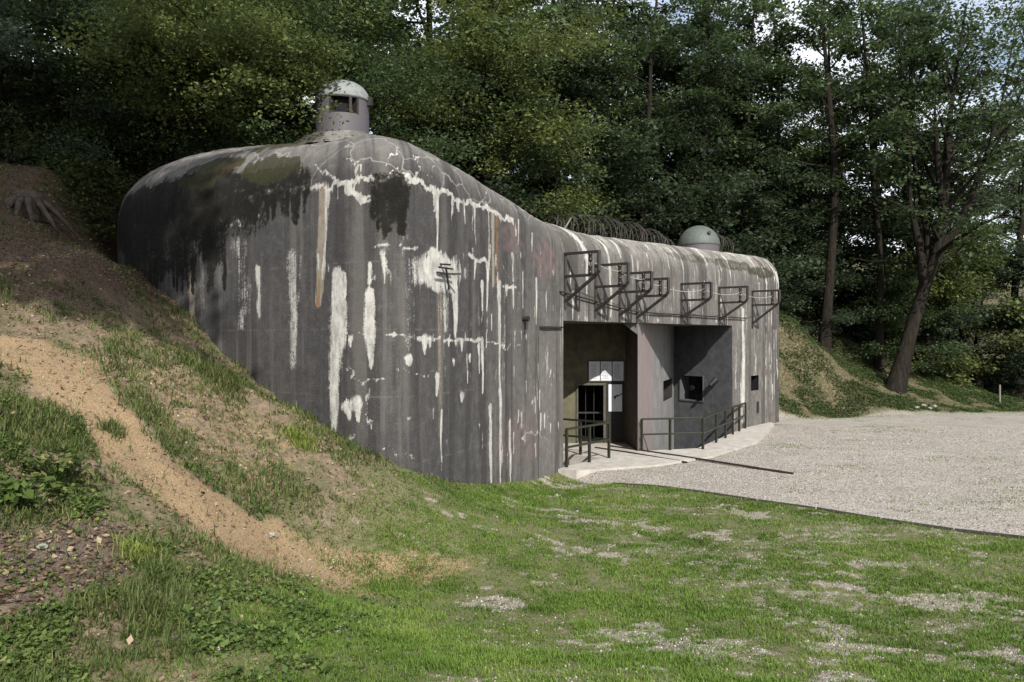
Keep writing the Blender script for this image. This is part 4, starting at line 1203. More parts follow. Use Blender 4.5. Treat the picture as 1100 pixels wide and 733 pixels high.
coil('rusty barbed wire coil on the roof left of the low domed cloche', 3.4, 11.6, -3.0, 6.75, .72, 17)
coil('rusty barbed wire coil on the roof right of the low domed cloche', 13.7, 17.0, -3.0, 7.2, .62, 8)
p = fac(1.9, -1.5, 6.25)
mb = MB(p); mb.tube([p, p + Vector((.36, .1, .62))], [.03, .02], 6)
tag(mb.build('picket', plain_mat('grey_wood', (.16, .14, .12))), 'leaning wooden picket at the left end of the roof wire', 'picket')

# ------------------------------------------------------------------ track and edging
ta = Vector((2.75, 24.3, 0)); tb = Vector((6.75, 19.55, 0))
tw = Vector(((tb - ta).y, -(tb - ta).x, 0)).normalized()
trk = thing('rail_track', 'narrow gauge track rails running out of the entrance across the gravel', 'track', (ta.x, ta.y, 0))
for sgn, endk in ((-1, .55), (1, 1.0)):
    m = MB()
    p0 = ta + tw * -sgn * .30; p1 = lerp(ta, tb, endk) + tw * -sgn * .30
    pts = [p0, lerp(p0, p1, .35), lerp(p0, p1, .5), p1]
    for a, b, z0, z1 in ((p0, lerp(p0, p1, .42), ZS + .012, ZS + .012), (lerp(p0, p1, .42), p1, ZS + .012, .03)):
        m.bar(Vector((a.x - ta.x, a.y - ta.y, z0)), Vector((b.x - ta.x, b.y - ta.y, z1)), .05, .05)
    m.build('rail', M_RUST, trk)
ga = Vector((*(G1 + _gd * 1.2), 0)); gb = Vector((*(G1 + _gd * 16), 0))
mb = MB(ga)
for i in range(12):
    a = lerp(ga, gb, i / 12); b = lerp(ga, gb, (i + .97) / 12)
    za = float(H(a.x, a.y)); zb_ = float(H(b.x, b.y))
    mb.bar((a.x, a.y, za - .012), (b.x, b.y, zb_ - .012), .04, .12)
tag(mb.build('edging', plain_mat('dark_edging_board', (.05, .045, .04))), 'dark low edging board between lawn and gravel yard', 'edging')

# ------------------------------------------------------------------ foliage and trees
def leaf_mat(name, c_dark, c_light, hue_var=0.5, trans=0.45):
    m = NT(name)
    tint = m.at('tint')
    oi = m.n('ShaderNodeObjectInfo').outputs['Random']
    f = m.math('ADD', m.math('MULTIPLY', tint, 0.75), m.math('MULTIPLY', m.math('SUBTRACT', oi, 0.5), hue_var), clamp=True)
    c = m.mix(f, c_dark, c_light)
    d = m.pbr(c, 0.6, spec=0.25)
    t = m.n('ShaderNodeBsdfTranslucent'); m.set(t.inputs['Color'], m.mix(0.5, c, m.mix(0.5, c, (.085, .13, .018))))
    mx = m.n('ShaderNodeMixShader'); mx.inputs[0].default_value = trans
    m.t.links.new(d, mx.inputs[1]); m.t.links.new(t.outputs[0], mx.inputs[2])
    return m.done(mx.outputs[0])
L_DARK = leaf_mat('dark_green_leaves', (0.0155, 0.0260, 0.0150), (0.0903, 0.1250, 0.0700))
L_MID = leaf_mat('mid_green_leaves', (0.0258, 0.0440, 0.0187), (0.1505, 0.2100, 0.0938))
L_YEL = leaf_mat('yellow_green_leaves', (0.0387, 0.0550, 0.0187), (.222, .255, .080))
L_BLUE = leaf_mat('blue_green_leaves', (.045, .07, .045), (.17, .235, .16))
L_SLOPE = leaf_mat('slope_cover_leaves', (.022, .036, .012), (.085, .125, .040))
L_THIN = leaf_mat('thin_grey_green_leaves', (0.0310, 0.0460, 0.0275), (0.0989, 0.1300, 0.0850))
def bark_mat():
    m = NT('dark_bark')
    p = m.obj()
    n = m.noise(m.vmul(p, (5, 5, 0.8)), 1.6, 6, 0.7); n2 = m.noise(p, 3, 4)
    c = m.ramp(n, [(0.3, (.006, .005, .004)), (0.55, (.017, .014, .011)), (0.8, (.040, .034, .028))])  # tones lowered to put the shade of the wood into the bark
    c = m.mix(m.math('MULTIPLY', m.ss(n2, .5, .7), .4), c, (.018, .022, .012))
    return m.done(m.pbr(c, 0.95, m.bump(n, 0.9, 0.05), spec=0.1))
M_BARK = bark_mat()
M_ROT = plain_mat('rotten_grey_wood', (.06, .047, .036), .95, .5, 9)

def leaves_mesh(name, cen, sig, n_each, size, g, droop=0.5, tint_c=None, flat=0.4):
    """cen: (k,3) clump centres, sig: (k,) radii"""
    k = len(cen)
    N_ = k * n_each
    ci = np.repeat(np.arange(k), n_each)
    off = g.normal(size=(N_, 3))
    rr = np.linalg.norm(off, axis=1, keepdims=True)
    off = off / rr * np.minimum(rr, 2.0)
    off[:, 2] *= flat
    c = cen[ci] + off * sig[ci, None]
    c[:, 2] -= 0.10 * (off[:, 0] ** 2 + off[:, 1] ** 2) * sig[ci]     # sprays hang at their rims
    size_k = g.uniform(.65, 1.35, k)[ci]
    yaw = g.uniform(0, 2 * np.pi, N_); pitch = g.normal(-0.45 * droop, 0.45, N_); roll = g.normal(0, 0.5, N_)
    d = np.stack([np.cos(yaw) * np.cos(pitch), np.sin(yaw) * np.cos(pitch), np.sin(pitch)], 1)
    s0 = np.stack([-np.sin(yaw), np.cos(yaw), np.zeros(N_)], 1)
    up = np.cross(d, s0)
    s = s0 * np.cos(roll)[:, None] + up * np.sin(roll)[:, None]
    L = (size * size_k * g.uniform(0.6, 1.35, N_))[:, None]; Wd = L * g.uniform(0.26, 0.40, N_)[:, None]
    v = np.stack([c, c + d * L * .5 + s * Wd, c + d * L, c + d * L * .5 - s * Wd], 1).reshape(-1, 3)
    f = np.arange(N_ * 4).reshape(N_, 4)
    me = mesh_np(name, v, f)
    if tint_c is None: tint_c = g.uniform(0, 1, k)
    tint = np.clip(tint_c[ci] ** 1.5 * 0.85 + g.uniform(-.1, 0.3, N_), 0, 1)
    attr(me, 'tint', np.repeat(tint, 4))
    return me

def skeleton(g, height, r0, cb, spread, n_limbs, trunk_pts=None, up=0.5, forks=0):
    """returns trunk MB-ready tubes and clump centres"""
    tubes = []; cen = []; sig = []
    if trunk_pts is None:
        pts = [np.array((0, 0, -0.6))]
        p = np.array((0, 0, 0.0)); d = np.array((g.normal(0, .05), g.normal(0, .05), 1.0))
        ns = 9
        for i in range(ns + 1):
            pts.append(p.copy())
            d = d + np.array((g.normal(0, .06), g.normal(0, .06), 0)); d /= np.linalg.norm(d)
            p = p + d * height / ns
    else:
        pts = [np.array(q, float) for q in trunk_pts]
    pts = np.array(pts)
    n = len(pts); tt = np.linspace(0, 1, n)
    rad = r0 * (1 - 0.9 * tt ** 1.1); rad[0] = r0 * 1.55; 
    if n > 1: rad[1] = r0 * 1.2
    tubes.append((pts, rad, 10))
    def at(t):
        return np.array([np.interp(t, tt, pts[:, k]) for k in range(3)])
    az = g.uniform(0, 6.28)
    for i in range(n_limbs):
        t = cb + (0.97 - cb) * ((i + g.uniform(0, .8)) / n_limbs)
        az += 2.4 + g.normal(0, .35)
        q = (t - cb) / (1 - cb + 1e-6)
        L = spread * (0.55 + 0.75 * math.sin(math.pi * min(1, q * 0.85 + 0.12))) * g.uniform(.7, 1.2) * (1 - 0.55 * q ** 2)
        el = g.normal(0.25 + up * q, 0.18)
        d = np.array((math.cos(az) * math.cos(el), math.sin(az) * math.cos(el), math.sin(el)))
        p = at(t); lp = [p.copy()]
        rr0 = max(.025, np.interp(t, tt, rad) * 0.5)
        for k in range(5):
            d = d + np.array((g.normal(0, .12), g.normal(0, .12), g.normal(-.02, .1))); d /= np.linalg.norm(d)
            p = p + d * L / 5; lp.append(p.copy())
        lp = np.array(lp)
        tubes.append((lp, rr0 * np.linspace(1, .18, 6), 6))
        nsub = max(3, int(L * 1.7))
        for j in range(nsub):
            u = g.uniform(0.25, 1.0); b = np.array([np.interp(u, np.linspace(0, 1, 6), lp[:, k]) for k in range(3)])
            a2 = az + g.choice([-1, 1]) * g.uniform(.4, 1.4)
            l2 = L * g.uniform(.16, .42)
            e2 = g.normal(.1, .25)
            q2 = b + np.array((math.cos(a2) * math.cos(e2), math.sin(a2) * math.cos(e2), math.sin(e2))) * l2
            tubes.append((np.array([b, (b + q2) / 2 + np.array((0, 0, .06 * l2)), q2]), rr0 * np.array((.35, .22, .08)), 4))
            cen.append(q2); sig.append(g.uniform(.25, .5) * (0.55 + 0.16 * spread))
            if g.random() < .6: cen.append((b + q2) / 2); sig.append(g.uniform(.2, .4) * (0.55 + 0.16 * spread))
        cen.append(lp[-1]); sig.append(.5 * (0.55 + 0.16 * spread))
    cen.append(pts[-1]); sig.append(.6 * (0.55 + 0.16 * spread))
    return tubes, np.array(cen), np.array(sig)

def tree_meshes(seed, height, r0, cb, spread, n_limbs, n_leaves, leaf, trunk_pts=None, up=.5, flat=.4, stems=()):
    g = np.random.default_rng(seed)
    tubes, cen, sig = skeleton(g, height, r0, cb, spread, n_limbs, trunk_pts, up)
    for st_pts, sr in stems:                         # further stems rising beside the main one
        t2, c2_, s2 = skeleton(g, height, sr, .45, spread * .6, max(6, n_limbs // 3), st_pts, up)
        tubes += t2; cen = np.concatenate([cen, c2_]); sig = np.concatenate([sig, s2 * .8])
    mb = MB()
    for pts, rad, n in tubes:
        mb.tube([tuple(p) for p in pts], list(rad), n, False)
    tm = bpy.data.meshes.new('trunk')
    tm.from_pydata([tuple(p) for p in mb.v], [], mb.f)
    tm.polygons.foreach_set('use_smooth', np.ones(len(tm.polygons), bool)); tm.update()
    tm.materials.append(M_BARK)
    cm = leaves_mesh('crown', cen, sig, max(8, n_leaves // len(cen)), leaf, g, flat=flat)
    return tm, cm
_crown_variants = {}
def crown_with(cm, mat):
    key = (cm.name, mat.name)
    if key not in _crown_variants:
        c = cm if len(cm.materials) == 0 else cm.copy()
        c.materials.clear(); c.materials.append(mat)
        _crown_variants[key] = c
    return _crown_variants[key]

proto = {}
def plant_tree(kind, x, y, sc, rot, mat, label, group, cat='tree', dz=0.0, sz=None, name='tree'):
    tm, cm = kind
    z = float(H(x, y)) + dz
    t = thing(name, label, cat, (x, y, z), group)
    t.rotation_euler = (0, 0, rot); t.scale = (sc, sc, sc if sz is None else sz)
    link('trunk', tm, None, t)
    link('crown', crown_with(cm, mat), None, t)
    return t

TALL = [tree_meshes(11 + i, 20, .30, .30, 5.2, 28, 20000, .24, flat=.3) for i in range(3)]
FULL = [tree_meshes(31 + i, 13, .24, .10, 4.8, 26, 30000, .19, flat=.22, up=.35) for i in range(3)]
UNDER = [tree_meshes(51 + i, 6.5, .11, .04, 3.2, 22, 20000, .16, up=.7) for i in range(2)]
FINE = [tree_meshes(71 + i, 11, .2, .10, 4.8, 34, 52000, .12, up=.35, flat=.5) for i in range(2)]
THIN = [tree_meshes(91 + i, 21, .24, .40, 4.2, 24, 10000, .20, up=1.0) for i in range(2)]
STEM = tree_meshes(201, 21, .29, .42, 3.0, 16, 6500, .19, up=1.1)
SLIM = tree_meshes(202, 21, .24, .45, 2.8, 16, 5500, .19, up=1.15)
gt = random.Random(3)

# far rows
FAR_L = 'tall tree deep in the forest, its crown merging into the far canopy'
for (x, y) in ((-30, 46), (-21, 50), (-11, 54), (0, 57), (10, 60), (20, 62), (32, 60), (44, 52), (-26, 62), (-4, 74), (26, 76), (44, 70)):
    plant_tree(TALL[gt.randrange(3)], x + gt.uniform(-1.5, 1.5), y + gt.uniform(-2, 2), gt.uniform(.7, .9), gt.uniform(0, 6.28), L_DARK, FAR_L, 'far trees of the forest', dz=-.5)
MID_L = 'tall dark green tree standing behind the bunker roof'
for (x, y) in ((-16, 38), (-9, 41), (-1, 43), (5, 46), (11, 48), (16.5, 49), (23.5, 51), (31, 50), (38, 47)):
    k = gt.choice([TALL[0], TALL[1], FULL[0], FULL[1]]) if x < 12 else gt.choice([TALL[2], THIN[0], THIN[1]])
    plant_tree(k, x + gt.uniform(-1, 1), y + gt.uniform(-1, 1), gt.uniform(.95, 1.2), gt.uniform(0, 6.28), gt.choice([L_DARK, L_DARK, L_MID]), MID_L, 'tall trees behind the bunker', dz=-.4)
UND_L = 'low dark bushy tree filling the gap between bunker roof and forest'
for (x, y, s) in ((-4.5, 30, 1.05), (0, 32.5, 1.1), (3.2, 35, 1.15), (6.8, 38.5, 1.2), (10.5, 41, 1.2), (13.4, 43.5, 1.2), (17, 45.5, 1.25), (22, 47, 1.2), (26.5, 47.5, 1.2), (31, 46.5, 1.25), (36, 45, 1.2), (-1.5, 28.5, .8), (15, 41.5, .8), (29, 50, 1.3)):
    plant_tree(gt.choice(UNDER), x, y, s, gt.uniform(0, 6.28), L_DARK, UND_L, 'bushy undergrowth trees behind the bunker', dz=-.3)
FUL_L = 'broad dark green tree with branches in layers behind the low end of the bunker'
for (x, y, s, m) in ((8.5, 42, .95, L_DARK), (13, 45, .9, L_DARK), (2, 38, .9, L_DARK), (19, 46, .85, L_MID), (5.5, 41, 1.1, L_DARK)):
    plant_tree(FULL[gt.randrange(3)], x, y, s, gt.uniform(0, 6.28), m, FUL_L, 'broad trees behind the bunker', dz=-.3)

# slim dark stems in front of the mass
for (x, y, s) in ((6.2, 37.5, .82), (9.4, 39.5, .9), (12.2, 41.8, .86), (14.6, 43.2, .95), (18.0, 44.6, .95), (3.0, 36.6, .8)):
    plant_tree(SLIM, x, y, s, gt.uniform(0, 6.28), L_MID, 'slim dark stemmed tree at the front of the forest behind the low roof', 'slim trees behind the low roof', dz=-.3)
# trees of the left hill
LEFT = [
    (-5.6, 24.5, .80, L_MID, FINE[0], 'leafy green tree right behind the tall cloche on the roof'),
    (-9.2, 24.2, .92, L_YEL, FINE[1], 'yellow green tree overhanging the mossy left end of the bunker'),
    (-13.2, 24.8, .9, L_MID, FINE[0], 'mid green tree at the top of the earth slope, second from the left edge'),
    (-14.2, 21.6, .66, L_BLUE, FINE[1], 'blue green tree at the left edge above the shaded earth slope'),
    (-10.8, 25.2, .6, L_MID, FINE[0], 'small bushy tree touching the left shoulder of the bunker'),
    (-1.2, 30.0, .95, L_YEL, FINE[0], 'yellow green tree showing right of the tall cloche'),
    (-17.5, 27, 1.1, L_DARK, FULL[2], 'dark broad tree behind the blue green tree on the left hill'),
    (-9.5, 30, 1.2, L_DARK, FULL[0], 'dark broad tree rising behind the yellow green tree'),
    (-3.4, 33.5, 1.2, L_MID, FULL[1], 'tall mid green tree behind the highest part of the bunker roof'),
]
for x, y, sc_ in ((-15.6, 24.6, .55), (-17.5, 24.0, .6), (-13.9, 26.0, .6), (-12.2, 26.6, .6), (-9.6, 26.5, .75), (-7.0, 26.8, .8)):
    plant_tree(gt.choice(UNDER), x, y, sc_, gt.uniform(0, 6.28), L_MID, 'low leafy bush along the top edge of the left earth slope', 'bushes on the left ridge', cat='bush', dz=-.25, name='bush')
for x, y, s, m, k, lab in LEFT:
    plant_tree(k, x, y, s, gt.uniform(0, 6.28), m, lab, 'trees on the left hill', dz=-.3)
bough = [(0, 0, -.6), (0, 0, 0), (.5, -.5, 2.2), (1.9, -1.9, 3.7), (3.7, -3.8, 4.0), (5.5, -5.6, 3.1), (7.0, -7.0, 1.7)]
BOUGH = tree_meshes(171, 6, .17, .34, 2.1, 34, 46000, .09, trunk_pts=bough, up=.25, flat=.35)
plant_tree(BOUGH, -11.55, 24.45, 1.0, 0, L_YEL, 'leaning tree whose leafy bough hangs over the roof beside the tall cloche', None, dz=7.2 - float(H(-11.8, 24.6)))
# trees on the slope right of the bunker, with trunks in sight
t1 = plant_tree(STEM, 15.6, 39.8, 1.0, 1.0, L_MID, 'straight tree on the right slope between bunker and leaning tree', 'trees on the right slope')
t2 = plant_tree(SLIM, 18.9, 41.0, 1.0, 2.2, L_MID, 'thin tree standing just behind the leaning tree on the right slope', 'trees on the right slope')
lean = [(-.35, 0, -.7), (0, 0, .0), (.45, .1, 1.5), (.95, .2, 3.2), (1.5, .2, 4.9), (2.0, .1, 6.4), (2.35, 0, 8.2), (2.4, -.1, 10.5), (2.6, .0, 13), (3.0, .1, 15.5), (3.4, 0, 18.5)]
lean_stems = [([(1.5, .2, 4.9), (1.35, .3, 6.6), (.9, .4, 9), (.8, .3, 12), (.4, .2, 15), (.2, .1, 18)], .16),
              ([(2.0, .1, 6.4), (3.0, -.2, 8.0), (3.9, -.4, 10.5), (4.9, -.3, 13.5), (5.6, -.2, 17)], .17),
              ([(2.35, 0, 8.2), (1.9, -.3, 10.5), (1.7, -.4, 13), (1.5, -.3, 17.5)], .13),
              ([(1.75, .2, 5.6), (1.9, .7, 7.5), (1.6, 1.0, 10), (1.2, 1.2, 13.5), (1.3, 1.1, 17)], .13)]
LEANM = tree_meshes(131, 18, .42, .45, 4.6, 24, 15000, .19, trunk_pts=lean, up=1.1, stems=lean_stems)
lx, ly = (962 - 550) / F_PX * 38.3, 38.3
plant_tree(LEANM, lx, ly, 1.0, 0, L_MID, 'large leaning tree with thick dark trunk at the foot of the right slope', None)
for x, y, s, lab in ((23.2, 44.2, 1.0, 'slender bare stemmed tree just right of the leaning tree'), (26.8, 45.5, 1.05, 'slender tree with grey green leaves near the right edge of the photo'),
                     (24.6, 48.5, 1.1, 'slender tall tree behind the stems right of the leaning tree')):
    plant_tree(THIN[gt.randrange(2)], x, y, s, gt.uniform(0, 6.28), L_THIN, lab, 'slender trees right of the leaning tree')
plant_tree(UNDER[0], 25.0, 45.2, 1.25, .6, L_YEL, 'olive green bushy tree hanging over the foot of the right slope', None)
plant_tree(UNDER[1], 20.6, 41.6, .75, 1.6, L_MID, 'young leafy tree close behind the leaning trunk', None)
# trees behind the camera whose shade falls on the left hill
BEH = tree_meshes(151, 27, .35, .60, 4.4, 34, 34000, .28, trunk_pts=[(0, 0, -1)] + [(0.02 * k, 0, 3.0 * k) for k in range(10)])
for (x, y, s) in ((-4.4, -3.6, .98), (-7.6, -3.2, .92)):
    plant_tree(BEH, x, y, s, x, L_MID, 'tall tree behind the viewer shading the upper left slope', 'trees behind the viewer')

# ------------------------------------------------------------------ grass, litter and stones
def blades(name, xy, length, width, g, lean=.45, tint=None):
    n = len(xy)
    z = H(xy[:, 0], xy[:, 1])
    b = np.stack([xy[:, 0], xy[:, 1], z - .01], 1)
    yaw = g.uniform(0, 2 * np.pi, n); ln = np.abs(g.normal(0, lean, n))
    d = np.stack([np.cos(yaw) * np.sin(ln), np.sin(yaw) * np.sin(ln), np.cos(ln)], 1)
    sd = np.stack([-np.sin(yaw), np.cos(yaw), np.zeros(n)], 1) * (width / 2)[:, None]
    mid = b + d * (length * .55)[:, None]
    tip = mid + (d * .45 + np.stack([np.cos(yaw), np.sin(yaw), np.full(n, -.2)], 1) * .25) * length[:, None]
    v = np.stack([b - sd, b + sd, mid + sd * .8, tip, mid - sd * .8], 1).reshape(-1, 3)
    i = np.arange(n) * 5
    me = mesh_np(name, v, [np.stack([i, i + 1, i + 2, i + 4], 1), np.stack([i + 4, i + 2, i + 3], 1)])
    attr(me, 'tint', np.repeat(g.uniform(0, 1, n) if tint is None else tint, 5))
    return me
def blade_mat(name, a, b, c3):
    m = NT(name)
    c = m.ramp(m.at('tint'), [(0.0, a), (0.6, b), (1.0, c3)])
    p = m.pos(); n1 = m.noise(p, 1.2, 4)
    c = m.mix(m.math('MULTIPLY', m.ss(n1, .45, .65), .4), c, m.mix(.5, c, c3))
    d = m.pbr(c, 0.6, spec=0.2)
    t = m.n('ShaderNodeBsdfTranslucent'); m.set(t.inputs['Color'], c)
    mx = m.n('ShaderNodeMixShader'); mx.inputs[0].default_value = .35
    m.t.links.new(d, mx.inputs[1]); m.t.links.new(t.outputs[0], mx.inputs[2])
    return m.done(mx.outputs[0])
def sample(g, n, ylo, yhi, power=1.6):
    """random points of the ground in view, denser near the camera"""
    u = g.random(n)
    a = 1 - power if abs(power - 1) > 1e-6 else 1e-4
    Y = (ylo ** a + u * (yhi ** a - ylo ** a)) ** (1 / a)
    k = g.uniform(-1, 1, n)
    return np.stack([k * (.68 * Y + 3.0), Y], 1)
g = np.random.default_rng(101)
# the bunker footprint and apron stay clear
FOOT = [tuple(p) for p in col[::12, :2]] + [(8, 40), (-8, 30)]
DITCHP = [(p.x, p.y) for p in (A_pt - N * .3, RAIL_CORNER, RAIL_END + N * .1, B_pt + U * 1.2, D_pt)]
def clear(x, y): return ~inpoly(x, y, FOOT) & ~inpoly(x, y, DITCHP) & ~inpoly(x, y, [(p.x, p.y) for p in APRON])

P = sample(g, 1500000, 5.2, 23, .9)
z_ = zones(P[:, 0], P[:, 1]); pmv = patch_m(P[:, 0], P[:, 1])
clump = fbm(P[:, 0] * 3.5, P[:, 1] * 3.5, 71, 3)
prob = (1 - z_['gravel']) * (1 - z_['hill'] * .97) * (1 - pmv * .86) * sstep(.22, .62, clump + .10) * (.35 + .65 * sstep(.3, .6, fbm(P[:, 0] * .8, P[:, 1] * 1.2, 72)))
near = sstep(5, 20, P[:, 1])
keepm = (g.random(len(P)) < prob) & clear(P[:, 0], P[:, 1]) & (gravel_d(P[:, 0], P[:, 1]) < .03)
P1 = P[keepm]; cl1 = clump[keepm]
ln = (.020 + .034 * g.random(len(P1)) ** 1.5 + .028 * sstep(.5, .8, cl1)) * (1 + .02 * P1[:, 1])
tintv = np.clip(fbm(P1[:, 0] * .9, P1[:, 1] * .9, 75) * .9 - .1 + g.uniform(-.2, .3, len(P1)), 0, 1)
GRASS = blade_mat('lawn_blades', (.048, .088, .013), (.112, .186, .029), (.22, .255, .066))
o = link('grass', blades('grass', P1, ln, .006 + .0005 * P1[:, 1], g, .6, tintv), GRASS)
tag(o, 'short patchy lawn grass in front of the bunker', 'grass', kind='stuff')

# rough grass tufts on the hill and weeds
P = sample(g, 480000, 5.2, 20, 1.0)
z_ = zones(P[:, 0], P[:, 1])
cn = fbm(P[:, 0] * 1.15, P[:, 1] * 1.15, 81); cf = fbm(P[:, 0] * 4.5, P[:, 1] * 4.5, 83, 3)
prob = z_['hill'] * (1 - z_['path'] * .985) * (1 - z_['up'] * .8) * (1 - .93 * z_['bare']) * (1 - .25 * z_['sand']) * sstep(.43, .58, cn * .5 + cf * .5 + .03)
keepm = (g.random(len(P)) < prob) & clear(P[:, 0], P[:, 1])
P2_ = P[keepm]
ln = .07 + .12 * g.random(len(P2_)) ** 1.5 * (.5 + sstep(.45, .7, cn[keepm]))
ROUGH = blade_mat('hill_grass_blades', (.038, .060, .015), (.090, .125, .034), (.22, .20, .085))
o = link('rough_grass', blades('rough_grass', P2_, ln, .008 + .0006 * P2_[:, 1], g, .65, np.clip(cf[keepm] * 1.1 - .2 + g.uniform(-.2, .3, len(P2_)), 0, 1)), ROUGH)
tag(o, 'rough grass tufts scattered over the earth slope', 'grass', kind='stuff')

# low broad-leaved weeds at the lower left
P = sample(g, 90000, 5.2, 13, 1.0)
z_ = zones(P[:, 0], P[:, 1]); cf = fbm(P[:, 0] * 2.4, P[:, 1] * 2.4, 87, 3)
keepm = (g.random(len(P)) < sstep(-1.2, .8, z_['sl']) * (1 - z_['path']) * (1 - .9 * z_['bare']) * sstep(.42, .62, cf) * (P[:, 1] < 11)) & clear(P[:, 0], P[:, 1])
P3 = P[keepm]
cz = H(P3[:, 0], P3[:, 1]) + .03 + .05 * g.random(len(P3))
WEED = blade_mat('weed_leaves', (.032, .06, .014), (.085, .13, .03), (.17, .21, .06))
wm = leaves_mesh('weeds', np.column_stack([P3, cz]), np.full(len(P3), .035), 3, .05, g, .4)
o = link('weeds', wm, WEED); tag(o, 'low leafy weeds covering the foot of the slope', 'weeds', kind='stuff')

# ground cover on the wooded right slope
n = 110000
x = g.uniform(11.5, 30, n); y = g.uniform(33.5, 50, n)
z_ = zones(x, y); cf = fbm(x * .9, y * .9, 91)
keepm = (g.random(n) < z_['wood'] * sstep(.39, .58, cf) * .9) & clear(x, y)
xx, yy = x[keepm], y[keepm]
wm = leaves_mesh('slope_cover', np.column_stack([xx, yy, H(xx, yy) + .05]), np.full(len(xx), .08), 4, .085, g, .4)
o = link('slope_cover', wm, L_SLOPE); tag(o, 'low green cover on the wooded slope right of the bunker', 'ground cover', kind='stuff')

# dead leaves and twigs on the hill
P = sample(g, 260000, 5.2, 24, .8)
z_ = zones(P[:, 0], P[:, 1])
keepm = (g.random(len(P)) < (z_['hill'] * (.26 + .6 * z_['up'] + .4 * z_['bare']) * (1 - .55 * z_['path']))) & clear(P[:, 0], P[:, 1])
P4 = P[keepm]
LIT = blade_mat('dead_leaves', (.07, .045, .028), (.20, .14, .085), (.36, .28, .19))
wm = leaves_mesh('leaf_litter', np.column_stack([P4, H(P4[:, 0], P4[:, 1]) + .012]), np.full(len(P4), .02), 1, .055, g, .1, flat=.1)
o = link('leaf_litter', wm, LIT); tag(o, 'dead brown leaves littering the earth slope', 'leaf litter', kind='stuff')

# pebbles in the thin places of the lawn and in the yard
def pebbles(name, xy, size, g):
    n = len(xy)
    base = np.array([(1, 0, 0), (-.5, .87, 0), (-.5, -.87, 0), (.35, .2, .7), (-.35, .2, .65), (0, -.4, .7)], float)
    faces = np.array([(0, 1, 4), (0, 4, 3), (1, 2, 4), (2, 5, 4), (2, 0, 5), (0, 3, 5), (3, 4, 5)])
    yaw = g.uniform(0, 6.28, n); cs, sn = np.cos(yaw), np.sin(yaw)
    st = g.uniform(.6, 1.3, (n, 3)) * size[:, None]
    b = base[None] * st[:, None, :] * (1 + g.normal(0, .12, (n, 6, 3)))
    x = b[:, :, 0] * cs[:, None] - b[:, :, 1] * sn[:, None]; y = b[:, :, 0] * sn[:, None] + b[:, :, 1] * cs[:, None]
    v = np.stack([x + xy[:, 0:1], y + xy[:, 1:2], b[:, :, 2] + H(xy[:, 0], xy[:, 1])[:, None]], -1).reshape(-1, 3)
    f = (faces[None] + (np.arange(n) * 6)[:, None, None]).reshape(-1, 3)
    me = mesh_np(name, v, f)
    attr(me, 'tint', np.repeat(g.random(n), 6))
    return me
def pebble_mat():
    m = NT('mixed_pebbles')
    c = m.ramp(m.at('tint'), [(0, (.08, .07, .058)), (.35, (.165, .147, .125)), (.75, (.26, .237, .205)), (1, (.42, .39, .35))])
    return m.done(m.pbr(c, .9, spec=.2))
M_PEB = pebble_mat()
P = sample(g, 270000, 5.4, 30, 1.1)
z_ = zones(P[:, 0], P[:, 1]); pmv = patch_m(P[:, 0], P[:, 1])
keepm = (g.random(len(P)) < np.maximum(pmv * (1 - z_['hill']) * .8, z_['gravel'] * .9) + .01) & clear(P[:, 0], P[:, 1])
P5 = P[keepm]
o = link('pebbles', pebbles('pebbles', P5, .005 + .010 * g.random(len(P5)) ** 2 + .0004 * P5[:, 1], g), M_PEB)
tag(o, 'grey pebbles of the gravel yard showing through thin lawn', 'pebbles', kind='stuff')

P = sample(g, 90000, 5.4, 22, .9)
z_ = zones(P[:, 0], P[:, 1])
keepm = (g.random(len(P)) < np.maximum(z_['path'] * .12, np.maximum(z_['sand'], z_['up'] * .6) * .3)) & (z_['hill'] > .1) & clear(P[:, 0], P[:, 1])
P6 = P[keepm]
mc = NT('earth_clods')
M_CLOD = mc.done(mc.pbr(mc.ramp(mc.at('tint'), [(0, (.09, .06, .035)), (.5, (.22, .155, .09)), (.85, (.36, .27, .17)), (1, (.42, .38, .32))]), .95, spec=.1))
o = link('earth_clods', pebbles('earth_clods', P6, .006 + .016 * g.random(len(P6)) ** 3 + .0004 * P6[:, 1], g), M_CLOD)
tag(o, 'crumbs of dry earth and small stones on the sandy path and bank', 'earth clods', kind='stuff')
# straw on the path
P = sample(g, 60000, 5.4, 16, .9)
z_ = zones(P[:, 0], P[:, 1])
keepm = (g.random(len(P)) < np.maximum(z_['path'], z_['sand'] * .6) * .5) & (z_['hill'] > .1) & clear(P[:, 0], P[:, 1])
P7 = P[keepm]
STRAW = blade_mat('dry_straw', (.15, .10, .055), (.34, .26, .15), (.50, .42, .28))
o = link('straw', blades('straw', P7, .05 + .09 * g.random(len(P7)), np.full(len(P7), .006), g, 1.6), STRAW)
tag(o, 'dry straw trodden into the sandy path', 'straw', kind='stuff')
# weeds creeping over the yard
x = g.uniform(6, 42, 240000); y = g.uniform(13, 44, 240000)
z_ = zones(x, y); cf = fbm(x * .35, y * .8, 191, 4) * .6 + fbm(x * 2.2, y * 3.5, 192, 3) * .4
keepm = (g.random(len(x)) < z_['gravel'] * (sstep(.575, .66, cf) * .8 + sstep(-1.6, .3, far_edge(x, y)) * .5) + sstep(-1.0, 0, far_edge(x, y)) * (1 - sstep(1.5, 3.0, far_edge(x, y))) * sstep(17, 24, x) * .9) & clear(x, y)
P8 = np.column_stack([x, y])[keepm]
o = link('yard_weeds', blades('yard_weeds', P8, .03 + .04 * g.random(len(P8)), np.full(len(P8), .02), g, .8), GRASS)
tag(o, 'sparse low weeds creeping over the gravel yard', 'weeds', kind='stuff')

